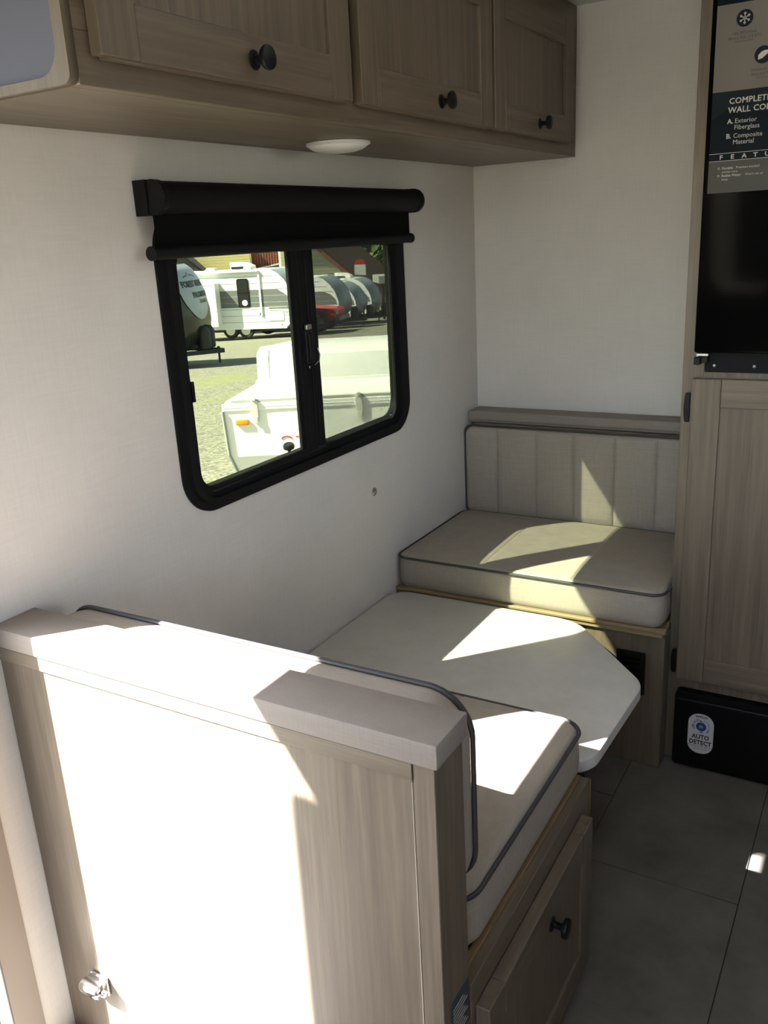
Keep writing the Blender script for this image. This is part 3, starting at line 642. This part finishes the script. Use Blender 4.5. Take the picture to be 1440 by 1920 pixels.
def trailer(label, nose, rz, L=7.2, W=2.4, cap=EBLU, body=EWM, z0=0.42, z1=2.92, feats=(), bulge=0.22, stripe=True, group=None, nose_dark=False, ac=-3.2, kx=1.0, tongue=1.1, jack=0.95):
    gzz = gz(nose[0], nose[1])
    t = thing('travel_trailer', label, 'trailer', (nose[0], nose[1], gzz), rz, group)
    H = z1 - z0
    prof = [(-1.05, z1), (-0.72, z1 - 0.06 * H), (-0.42, z1 - 0.18 * H), (-0.18, z1 - 0.34 * H), (-0.03, z1 - 0.54 * H), (0.0, z1 - 0.68 * H), (-0.10, z1 - 0.82 * H), (-0.32, z1 - 0.94 * H), (-0.50, z0)]
    prof = [(a * kx, b) for a, b in prof]
    bm = bmesh.new(); N = 10; secs = []
    full = [(-L, z0), (-L + 0.03, z1)] + prof
    A = [bm.verts.new((x, 0, z)) for x, z in full]; B = [bm.verts.new((x, W, z)) for x, z in full]
    bm.faces.new(A); bm.faces.new(B[::-1]); bm.faces.new((A[0], A[1], B[1], B[0])); bm.faces.new((A[1], A[2], B[2], B[1])); bm.faces.new((A[0], A[-1], B[-1], B[0])[::-1])
    obj('body', bm, body, t, base=(0, 0, 0))
    bm = bmesh.new(); secs = []
    for k in range(N + 1):
        y = W * k / N; f = bulge * (1 - abs(2 * y / W - 1) ** 3)
        secs.append([bm.verts.new((x + f * min(1, max(0, (x + 1.15) / 0.5)) * 1.0 + 0.002, y, z)) for x, z in prof])
    for A, B in zip(secs, secs[1:]):
        for i in range(len(A) - 1): bm.faces.new((A[i], B[i], B[i + 1], A[i + 1]))
    obj('nose_cap', bm, cap, t, True, base=(0, 0, 0))
    def side(name, x0, x1, za, zb, m, d=0.012, p=t, r=0.0): return obj(name, plate(rrect(x0, za, x1, zb, r) if r else [(x0, za), (x1, za), (x1, zb), (x0, zb)], [], -d, 0.002, FY), m, p, base=(0, 0, 0))
    if stripe:
        zs0, zs1 = z0 + 0.37 * H, z0 + 0.66 * H
        obj('stripe_panel', plate([(-L, zs0), (-0.10, zs0), (-0.16, zs0 + 0.25), (-0.42, zs0 + 0.52), (-0.75, zs1), (-L, zs1)], [], -0.006, 0.002, FY), ESTR, t, base=(0, 0, 0))
    sm = bmesh.new()
    for k in range(1, 9):
        z = z0 + H * k / 9; xr = -0.62 if k > 6 else (-0.30 if k > 4 else -0.2)
        if k >= 8: xr = -0.95
        if k <= 1: xr = -0.5
        box((-L, -0.009, z), (xr, 0.0, z + 0.018), bm=sm)
    o = obj('siding_seam', sm, ESEAM, t, base=(0, 0, 0)); o['kind'] = 'stuff'
    obj('awning', tube([(-L + 0.3, -0.07, z1 - 0.04), (-1.55, -0.07, z1 - 0.04)], 0.06, n=12), WHT, t, True, base=(0, 0, 0))
    obj('awning_arm', box((-1.60, -0.06, z0 + 0.55), (-1.52, 0.0, z1 - 0.05)), WHT, t, base=(0, 0, 0))
    obj('trim_strip', box((-L, -0.02, z0 - 0.02), (-0.45, 0.0, z0 + 0.05)), WHT, t, base=(0, 0, 0))
    a = obj('air_conditioner', extr([(ac - 0.45, z1 + 0.02), (ac + 0.52, z1 + 0.02), (ac + 0.50, z1 + 0.16), (ac + 0.15, z1 + 0.31), (ac - 0.45, z1 + 0.34)], 0.85, 1.55, FY), WHT, t, base=(0, 0, 0))
    obj('air_intake', box((ac - 0.40, 0.845, z1 + 0.04), (ac + 0.18, 0.849, z1 + 0.15)), DGL, a, base=(0, 0, 0))
    v = obj('roof_vent', extr([(ac - 1.75, z1 + 0.01), (ac - 1.2, z1 + 0.01), (ac - 1.3, z1 + 0.13), (ac - 1.6, z1 + 0.15)], 0.9, 1.3, FY), WHT, t, base=(0, 0, 0))
    for x in (-3.15, -2.42): wheel('wheel', t, x, 0.06, side=-1)
    obj('chassis', join(box((-L + 0.1, 0.3, z0 - 0.16), (0.0, 0.4, z0)), box((-L + 0.1, W - 0.4, z0 - 0.16), (0.0, W - 0.3, z0)), box((-L + 0.4, 0.2, z0 - 0.1), (-0.6, W - 0.2, z0)),
                        extr([(-0.5, 0.3), (-0.5, 0.42), (tongue, W / 2 + 0.05), (tongue, W / 2 - 0.05)], z0 - 0.14, z0 - 0.03, FZ), extr([(-0.5, W - 0.42), (-0.5, W - 0.3), (tongue, W / 2 + 0.05), (tongue, W / 2 - 0.05)], z0 - 0.14, z0 - 0.03, FZ)), GFR, t, base=(0, 0, 0))
    obj('tongue_jack', lathe([(0.03, 0), (0.03, 0.4), (0.045, 0.4), (0.045, jack), (0.03, jack + 0.03)], (tongue - 0.15, W / 2, 0.0), (0, 0, 1), 12), GFR, t, True, base=(0, 0, 0))
    g = obj('gas_bottle_cover', join(lathe([(0.16, 0), (0.17, 0.05), (0.17, 0.45), (0.10, 0.58), (0.0, 0.60)], (tongue * 0.42, W / 2 - 0.17, z0), (0, 0, 1), 18), lathe([(0.16, 0), (0.17, 0.05), (0.17, 0.45), (0.10, 0.58), (0.0, 0.60)], (tongue * 0.42, W / 2 + 0.17, z0), (0, 0, 1), 18)), GFR, t, True, base=(0, 0, 0))
    return t, side, prof
def rzof(u): return math.atan2(u[1], u[0])
# nearest white trailer seen in the left pane
t1, side1, _ = trailer('white travel trailer with slide-out, narrow dark window and grey stripe, seen through the left pane', (-21.75, 31.60), rzof(U), ac=-2.75)
wn1 = side1('window_trim', -2.62, -2.07, 1.35, 2.58, BLK, 0.03, r=0.10)
obj('pane', plate(rrect(-2.57, 1.98, -2.12, 2.53, 0.07), [], -0.034, -0.03, FY), DGL, wn1, base=(0, 0, 0))
obj('pane', plate(rrect(-2.57, 1.40, -2.12, 1.92, 0.07), [], -0.034, -0.03, FY), DGL, wn1, base=(0, 0, 0))
obj('window_sticker', plate(circ(-2.30, 1.55, 0.13, 20), [], -0.040, -0.034, FY), mat('pink_white_sticker', (0.8, 0.6, 0.6), 0.5), wn1, base=(0, 0, 0))
so = obj('slide_out', box((-4.45, -0.55, 0.62), (-3.45, -0.001, 2.45), 0.02, 1), EWH, t1, base=(0, 0, 0))
obj('slide_trim', plate([(-4.47, 0.60), (-3.43, 0.60), (-3.43, 2.47), (-4.47, 2.47)], [[(-4.38, 0.69), (-3.52, 0.69), (-3.52, 2.38), (-4.38, 2.38)]], -0.565, -0.551, FY), WHT, so, base=(0, 0, 0))
hd = side1('hatch_door', -1.30, -0.55, 0.75, 1.22, EWH, 0.02, r=0.05)
obj('hatch_hinge', box((-1.25, -0.03, 1.18), (-0.60, -0.02, 1.20)), ESEAM, hd, base=(0, 0, 0))
side1('outlet', -1.66, -1.52, 0.98, 1.12, BLKP, 0.03, r=0.06)
side1('corner_light', -0.72, -0.66, 0.55, 0.60, AMB, 0.02)
side1('upper_ledge', -1.25, -0.35, 1.31, 1.35, ESEAM, 0.04)
obj('logo_print', plate(circ(-0.42, 1.10, 0.055, 16), [circ(-0.42, 1.10, 0.04, 16)], -0.012, -0.008, FY), ESTR, t1, base=(0, 0, 0))
grp = None
t2, s2, _ = trailer('white travel trailer with blue-grey nose standing behind the red truck', (-23.58, 37.88), rzof(U), z1=2.62, group=grp, ac=-3.4)
s2('window_trim', -2.9, -2.0, 1.6, 2.1, BLK, 0.03, r=0.08)
t3, s3, _ = trailer('white travel trailer with blue-grey nose, third in the row, mostly hidden', (-24.93, 41.68), rzof(U), z1=2.30, group=grp, ac=-4.4)
t4, s4, _ = trailer('farthest white travel trailer with roof air conditioner, last in the row', (-25.86, 44.9), rzof(U), z1=2.55, group=grp, ac=-1.95)
s4('window_trim', -2.35, -1.7, 1.95, 2.22, DGL, 0.03, r=0.1)
# dark fronted trailer
UP = Vector((0.93, 0.367)).normalized()
nose_p = (-14.95, 17.0)
t5, s5, prof5 = trailer('dark fronted travel trailer with silver nose shield at the left of the window view', nose_p, rzof(UP), cap=EDK, body=EDK, stripe=False, bulge=0.34, ac=-3.6, z1=2.64, kx=0.6, tongue=0.78, jack=0.42)
Wd = 2.4
# shield on the nose cap, following its curve
def nose_pt(y, z, off):
    pr = [(x, zz) for x, zz in prof5]
    for (xa, za), (xb, zb) in zip(pr, pr[1:]):
        if za >= z >= zb:
            t = (za - z) / (za - zb); x = xa + (xb - xa) * t; break
    f = 0.34 * (1 - abs(2 * y / Wd - 1) ** 3)
    return Vector((x + f * min(1, max(0, (x + 1.15) / 0.5)) + off, y, z))
def shield(off, m, sc, name, par):
    bm = bmesh.new(); R_ = []
    for i in range(21):
        s = i / 20; z = 2.63 - 1.42 * s
        hw = (0.84 - 0.20 * s) * math.sqrt(max(0, 1 - (max(0, s - 0.45) / 0.56) ** 2.6)) * sc
        R_.append([bm.verts.new(nose_pt(1.02 + hw * (-1 + 2 * j / 12), z, off)) for j in range(13)])
    for a, b in zip(R_, R_[1:]):
        for j in range(12): bm.faces.new((a[j], a[j + 1], b[j + 1], b[j]))
    return obj(name, bm, m, par, True, base=(0, 0, 0))
sh = shield(0.02, ESH, 1.0, 'nose_shield', t5)
def nose_words(txt, size, yc, z, bold):
    cu = bpy.data.curves.new('t', 'FONT'); cu.body = txt; cu.size = size; cu.offset = bold; cu.align_x = 'CENTER'; cu.resolution_u = 2
    o = bpy.data.objects.new('t', cu); COL.objects.link(o); me = bpy.data.meshes.new_from_object(o); bpy.data.objects.remove(o); bpy.data.curves.remove(cu)
    bm = bmesh.new(); bm.from_mesh(me); bpy.data.meshes.remove(me)
    for v in bm.verts: v.co = nose_pt(yc + v.co.x, z + v.co.y, 0.03)
    obj('lettering', bm, TXT, sh, base=(0, 0, 0))
nose_words('FOREST RIVER', 0.205, 1.08, 2.06, 0.010); nose_words('PALOMINO', 0.19, 1.25, 1.78, 0.010); nose_words('SOLAIRE', 0.13, 1.32, 1.62, 0.003)
bm = bmesh.new()
ridge = [(0.7, 2.29), (0.85, 2.33), (0.95, 2.31), (1.07, 2.41), (1.17, 2.33), (1.3, 2.35), (1.44, 2.29)]
for (a, b), (c, d) in zip(ridge, ridge[1:]): bm.faces.new([bm.verts.new(nose_pt(*q, 0.03)) for q in ((a, b), (c, d), (c, d + 0.02), (a, b + 0.02))])
obj('mountain_logo', bm, TXT, sh, base=(0, 0, 0))

EWH2 = mat('white_camper_shell', (0.88, 0.88, 0.87), 0.4)
# pop-up camper just outside
pu = thing('folding_camper', 'white folding camper with amber marker light parked just outside the window', 'camper', (-2.935, 4.70, -0.75), math.atan2(0.5, 0.866))
Z0 = (0, 0, 0)
def P(name, bm, m, par=pu, smooth=False): return obj(name, bm, m, par, smooth, base=Z0)
fo = [(0.0, 1.0), (0.015, 0.66), (0.12, 0.40), (2.03, 0.40), (2.135, 0.66), (2.15, 1.0)]
bm = bmesh.new(); R3 = []
for (z, xa, xb, ya) in ((0.40, 0.09, 2.06, 0.08), (0.64, 0.012, 2.138, 0.0), (1.0, 0.0, 2.15, 0.0)):
    R3.append([bm.verts.new(p) for p in ((xa, ya, z), (xb, ya, z), (2.0, 0.6, z), (2.0, 3.6, z), (0.15, 3.6, z), (0.15, 0.6, z))])
for a, b in zip(R3, R3[1:]):
    for i in range(6): bm.faces.new((a[i], a[(i + 1) % 6], b[(i + 1) % 6], b[i]))
bm.faces.new(R3[0][::-1]); bm.faces.new(R3[-1])
P('body', bm, EWH2)
bm = bmesh.new(); A = [bm.verts.new(p) for p in ((0, -0.01, 1.0), (2.15, -0.01, 1.0), (2.0, 0.62, 1.0), (0.15, 0.62, 1.0))]; Bq = [bm.verts.new(p) for p in ((0.02, 0.0, 1.045), (2.13, 0.0, 1.045), (1.99, 0.62, 1.07), (0.16, 0.62, 1.07))]
bm.faces.new(A[::-1]); bm.faces.new(Bq)
for i in range(4): bm.faces.new((A[i], A[(i + 1) % 4], Bq[(i + 1) % 4], Bq[i]))
P('deck', bm, EWH2)
P('deck_trim', box((-0.008, -0.008, 0.975), (2.158, -0.0, 1.03), 0.004, 1), EWH2)
P('corner_trim', tube([(-0.005, -0.008, 0.975), (0.012, -0.008, 0.66), (0.085, 0.07, 0.40)], 0.012, n=8), ESEAM)
P('seal_strip', box((0.06, -0.004, 1.03), (2.1, 0.03, 1.052), 0.002, 1), mat('worn_grey_seal', (0.45, 0.45, 0.42), 0.8))
ro = [(0.62, 1.075), (0.61, 1.10), (0.645, 1.27), (0.70, 1.305), (0.86, 1.325), (1.1, 1.30), (3.4, 1.09), (3.45, 1.075)]
rf = bmesh.new()
secs = [(0.165, 0.93, 0.06), (0.18, 0.97, 0.02), (0.215, 1.0, 0.0), (1.935, 1.0, 0.0), (1.97, 0.97, 0.02), (1.985, 0.93, 0.06)]
rr = []
for (x, f, ins) in secs:
    rr.append([rf.verts.new((x, min(max(y + (ins if i < 5 else 0), 0.6), 3.45), 1.075 + (z - 1.075) * f)) for i, (y, z) in enumerate(ro)])
for a, b in zip(rr, rr[1:]):
    for i in range(len(a)): rf.faces.new((a[i], a[(i + 1) % len(a)], b[(i + 1) % len(a)], b[i]))
rf.faces.new(rr[0]); rf.faces.new(rr[-1][::-1])
roof = P('roof_shell', rf, EWH2, smooth=True)
P('roof_lip', join(box((0.155, 0.60, 1.062), (1.995, 0.63, 1.09), 0.003, 1), box((0.155, 0.62, 1.062), (0.175, 3.45, 1.09), 0.003, 1)), EWH2)
P('roof_gap', box((0.18, 0.615, 1.054), (1.97, 0.625, 1.063)), ESEAM)
P('roof_edge_bead', tube([(0.265, 0.612, 1.09), (0.265, 0.643, 1.27), (0.265, 0.70, 1.307)], 0.006, n=6), ESEAM)
LT_ = None
for x in (0.20, 0.945, 1.80):
    lt = P('latch', box((x, -0.020, 0.90), (x + 0.052, -0.006, 1.045), 0.004, 2), mat('latch_white', (0.62, 0.62, 0.58), 0.4) if LT_ is None else LT_)
    LT_ = lt.data.materials[0]
    P('latch_hook', join(box((x + 0.008, -0.026, 0.885), (x + 0.044, -0.020, 0.93), 0.002, 1), box((x + 0.012, -0.03, 1.045), (x + 0.04, 0.0, 1.07), 0.003, 1)), LT_, lt)
am = P('marker_light', box((0.082, -0.020, 0.872), (0.176, 0.0, 0.914), 0.008, 3), AMB, smooth=True); am['label'] = 'amber marker light'
kb = P('crank_knob', lathe([(0.012, 0), (0.012, 0.05), (0.026, 0.055), (0.040, 0.065), (0.042, 0.085), (0.034, 0.098), (0.0, 0.10)], (0.452, -0.045, 0.635), (0, -0.2, 1), 18), BLKP, smooth=True); kb['label'] = 'black crank knob'
P('knob_bracket', box((0.43, -0.055, 0.62), (0.474, 0.0, 0.65), 0.004, 1), EWH2)
RP = mat('red_print', (0.45, 0.08, 0.08), 0.5)
P('arrow_print', plate([(0.435 + 0.04 * math.cos(a), 0.755 + 0.024 * math.sin(a)) for a in [math.pi * k / 10 for k in range(11)]] + [(0.435 + 0.03 * math.cos(a), 0.755 + 0.016 * math.sin(a)) for a in [math.pi * k / 10 for k in range(10, -1, -1)]], [], -0.004, 0.0, FY), RP)
for k in range(3): P('warning_print', box((0.50 + k * 0.03, -0.003, 0.765), (0.522 + k * 0.03, 0.0, 0.773)), RP)
P('frame_rail', join(box((0.2, 0.1, 0.28), (0.3, 3.5, 0.40)), box((1.85, 0.1, 0.28), (1.95, 3.5, 0.40))), GFR)
for x, sd in ((0.14, 1), (2.0, 1)): 
    t = P('wheel', lathe([(0.16, 0), (0.25, 0.0), (0.27, 0.03), (0.27, 0.13), (0.25, 0.16), (0.16, 0.16)], (x - 0.08, 2.0, 0.27), (1, 0, 0), 24), TIRE, smooth=True)
    P('rim', lathe([(0.16, 0.02), (0.12, 0.04), (0.0, 0.04)], (x - 0.085, 2.0, 0.27), (1, 0, 0), 18), SILVER, t, True)
P('stand', join(box((0.3, 0.15, 0.0), (0.34, 0.19, 0.3)), box((1.8, 0.15, 0.0), (1.84, 0.19, 0.3))), GFR)

# red off-road truck
tx, ty = -21.68, 34.76
tr = thing('pickup_truck', 'red truck front with grey bumper parked beside the white trailers', 'truck', (tx, ty, gz(tx, ty)), rzof(U))
def Q(name, bm, m, par=tr, smooth=False): return obj(name, bm, m, par, smooth, base=Z0)
Q('body', extr([(-4.4, 0.55), (-1.30, 0.55), (-1.22, 0.85), (-0.95, 0.98), (-0.66, 0.85), (-0.58, 0.55), (-0.12, 0.55), (-0.10, 0.95), (-0.22, 1.06), (-1.5, 1.16), (-1.62, 1.18), (-4.4, 1.15)], 0.0, 1.75, FY), REDP)
cab = Q('cab', extr([(-3.1, 1.15), (-1.55, 1.17), (-2.0, 1.68), (-3.0, 1.70)], 0.12, 1.63, FY), REDP)
Q('side_glass', extr([(-2.95, 1.20), (-1.75, 1.21), (-2.06, 1.61), (-2.92, 1.62)], 0.105, 0.118, FY), DGL, cab)
Q('front_fender', extr([(-1.40, 0.60), (-1.34, 0.92), (-1.08, 1.05), (-0.75, 1.02), (-0.52, 0.85), (-0.46, 0.60), (-0.58, 0.60), (-0.66, 0.84), (-0.95, 0.96), (-1.20, 0.86), (-1.28, 0.60)], -0.07, 0.0, FY), mat('grey_plastic', (0.10, 0.10, 0.10), 0.6))
Q('bumper', box((-0.14, -0.04, 0.50), (0.12, 1.79, 0.70), 0.04, 2), mat('worn_grey_bumper', (0.16, 0.16, 0.16), 0.5))
Q('headlight', box((-0.14, 0.05, 0.78), (-0.06, 0.42, 0.94), 0.02, 2), mat('headlight_glass', (0.5, 0.5, 0.45), 0.2))
Q('turn_signal', box((-0.30, -0.01, 0.78), (-0.12, 0.03, 0.86), 0.01, 1), AMB)
for x in (-0.94, -3.5): wheel('wheel', tr, x, -0.06, 0.42, 0.26, -1); wheel('wheel', tr, x, 1.80 - 0.26, 0.42, 0.26, -1)

# buildings beyond, each board a piece of its own
def wpt(base_, u, s, d): return base_
def building(label, org, rz, name='building'):
    return thing(name, label, 'building', org, rz)
VRz = math.atan2(VR.y, VR.x)
def far_at(s, h): p = C0 + VD * h + VR * s; return (p.x, p.y)
YS = mat('yellow_siding', (0.62, 0.52, 0.25), 0.7); RC = mat('red_corrugated', (0.33, 0.10, 0.07), 0.6); GRF = mat('grey_green_roof', (0.17, 0.18, 0.14), 0.7)
BS = mat('cream_siding', (0.45, 0.44, 0.30), 0.7); BRF = mat('brown_shingle', (0.075, 0.05, 0.045), 0.9); DRF = mat('dark_roof', (0.05, 0.05, 0.055), 0.8); FASC = mat('red_fascia', (0.30, 0.09, 0.06), 0.7)
x, y = far_at(-8.3, 72); gb = gz(x, y)
b1 = building('yellow boarded building with a dark low roof behind the white trailer', (x, y, gb), VRz)
def B(name, bm, m, par, smooth=False): return obj(name, bm, m, par, smooth, base=Z0)
B('wall', box((-2, 0.05, 0), (8.0, 6, 5.4)), YS, b1)
for k in range(26): B('board', box((-2, 0.0, k * 0.205), (8.0, 0.05, k * 0.205 + 0.19)), YS, b1)
B('roof', extr([(-4.2, 1.6), (-1.2, 5.4), (2.9, 5.4), (5.7, 2.6), (5.7, 2.4), (2.7, 5.1), (-1.0, 5.1), (-4.2, 1.4)], -1.2, 0.0, FY), DRF, b1)
B('gable_wall', extr([(-4.0, 0), (-4.0, 1.6), (-1.1, 5.1), (2.7, 5.1), (5.5, 2.4), (5.5, 0)], -1.0, -0.05, FY), DRF, b1)
x, y = far_at(-0.2, 74)
b2 = building('red corrugated shed with a sloping grey green roof, between two siding buildings', (x, y, gz(x, y)), VRz)
B('wall', box((0, 0.1, 0), (7.0, 6, 6.2)), RC, b2)
for k in range(32): B('panel', box((k * 0.215, 0.0, 3.3), (k * 0.215 + 0.13, 0.1, 6.2)), RC, b2)
B('roof', extr([(-0.2, 3.35), (5.2, 4.25), (5.2, 2.4), (-0.2, 2.4)], -1.4, -0.05, FY), GRF, b2)
B('fascia', extr([(-0.2, 3.35), (5.2, 4.25), (5.2, 4.36), (-0.2, 3.46)], -1.5, -1.4, FY), WHT, b2)
x, y = far_at(0.9, 68.2)
b3 = building('low cream sided annex with a thin white roof edge beside the trailers', (x, y, gz(x, y)), VRz)
B('wall', box((0, 0.05, 0), (4.2, 2.4, 2.75)), BS, b3)
for k in range(14): B('board', box((0, 0.0, k * 0.2), (4.2, 0.05, k * 0.2 + 0.18)), BS, b3)
x, y = far_at(3.2, 62)
b4 = building('cream sided gabled house with round vent and brown roof in the right pane', (x, y, gz(x, y)), VRz)
def gab(xx): return 5.6 - max(0, xx - 0.6) * 0.93
B('wall', extr([(-1.4, 0), (4.6, 0), (4.6, gab(4.6)), (0.6, 5.6), (-1.4, 5.6)], 0.05, 5, FY), BS, b4)
for k in range(28):
    z = k * 0.2; xr = min(4.6, 0.6 + (5.6 - z - 0.2) / 0.93)
    B('board', box((-1.4, 0.0, z), (xr, 0.05, z + 0.18)), BS, b4)
B('fascia', extr([(0.2, 5.95), (5.2, 1.3), (5.0, 1.2), (0.1, 5.75)], -0.15, -0.05, FY), FASC, b4)
B('roof', extr([(0.2, 6.05), (0.6, 6.3), (2.6, 6.3), (6.9, 2.3), (6.6, 1.5), (5.2, 1.3)], -0.05, 5.2, FY), BRF, b4)
B('round_vent', plate(circ(0.1, 4.35, 0.36, 28), [circ(0.1, 4.35, 0.27, 28)], -0.05, 0.0, FY), WHT, b4)
B('eave_trim', box((-1.4, -0.3, 5.55), (0.6, 0.0, 5.62)), WHT, b4)
x, y = far_at(6.6, 57)
sg = thing('sign_board', 'red and white sign board on a post in front of the trees', 'sign', (x, y, gz(x, y)), VRz)
B('post', box((-0.08, 0.0, 0), (0.08, 0.1, 2.9)), GFR, sg); B('white_panel', box((-0.35, -0.04, 2.85), (0.36, 0.0, 3.5)), WHT, sg)
B('red_panel', extr([(-0.35, 3.5), (0.36, 3.5), (0.25, 3.78), (0.0, 3.86), (-0.25, 3.78)], -0.04, 0.0, FY), REDP, sg)
x, y = far_at(9.3, 58)
cp = thing('carport', 'open carport with pale roof under the trees at the right of the view', 'shelter', (x, y, gz(x, y)), VRz)
B('roof', box((-1.6, -1.5, 2.35), (5, 1.5, 2.8)), mat('pale_grey_roof', (0.30, 0.31, 0.31), 0.6), cp)
for k in (-1.4, 1.2, 4.6): B('post', box((k, -1.3, 0), (k + 0.15, -1.15, 2.35)), GFR, cp)
x, y = far_at(9.9, 52)
fb_ = thing('flatbed_trailer', 'dark flatbed trailer with pale load beyond the last white trailer', 'trailer', (x, y, gz(x, y)), VRz)
B('bed', box((-0.9, 0, 0.75), (4, 2, 0.95)), GFR, fb_); B('load', box((-0.3, 0.2, 0.95), (4, 1.8, 1.45), 0.02, 1), mat('pale_tarp', (0.4, 0.42, 0.42), 0.6), fb_)
B('rail', box((-1.0, -0.05, 1.75), (4, 0.02, 1.95)), GFR, fb_)
B('stake', box((-0.9, -0.04, 0.0), (-0.75, 0.02, 1.9)), GFR, fb_)
for k in (0.3, 1.2): B('wheel', lathe([(0.2, 0), (0.36, 0.0), (0.38, 0.04), (0.38, 0.2), (0.2, 0.2)], (k, 0.0, 0.38), (0, 1, 0), 20), TIRE, fb_, True)
# trees
LEAF = [mat('leaf_green', (0.05, 0.10, 0.03), 0.7), mat('leaf_dark', (0.025, 0.045, 0.02), 0.8), mat('leaf_bright', (0.10, 0.17, 0.05), 0.7)]
BARK = mat('bark', (0.06, 0.05, 0.04), 0.9)
def tree(s, h, ht, r, m, label):
    x, y = far_at(s, h); t = thing('tree', label, 'tree', (x, y, gz(x, y)), 0, None)
    obj('trunk', tube([(0, 0, 0), (0.05, 0, ht * 0.35), (0, 0.1, ht * 0.7)], [0.22, 0.17, 0.07], n=8), BARK, t, True, base=Z0)
    bm = bmesh.new(); rnd = random.Random(int(s * 10 + h))
    for k in range(1500):
        d = Vector((rnd.gauss(0, 1), rnd.gauss(0, 1), rnd.gauss(0, 1))).normalized() * (rnd.random() ** 0.35)
        c = Vector((d.x * r, d.y * r, ht * 0.62 + d.z * ht * 0.40)); q = 0.16 + 0.14 * rnd.random()
        a = Vector((rnd.gauss(0, 1), rnd.gauss(0, 1), rnd.gauss(0, 1))).normalized(); b = a.orthogonal().normalized()
        vs = [bm.verts.new(c + a * q), bm.verts.new(c + b * q * 0.7), bm.verts.new(c - a * q), bm.verts.new(c - b * q * 0.7)]; bm.faces.new(vs)
    o = obj('foliage', bm, m, t, base=Z0); o['kind'] = 'stuff'
tree(8.0, 78.5, 8.8, 2.4, LEAF[1], 'dark tree behind the brown roof and the sign')
tree(12.0, 71.5, 8.0, 2.3, LEAF[0], 'green tree above the carport at the right of the view')
tree(10.0, 69, 5.6, 1.1, LEAF[2], 'small bright green tree in front of the darker trees')
tree(4.6, 87, 9.5, 2.8, LEAF[1], 'tall dark tree hidden largely behind the brown roof')
tree(17.0, 76, 9.0, 2.8, LEAF[0], 'broad green tree right of the carport')
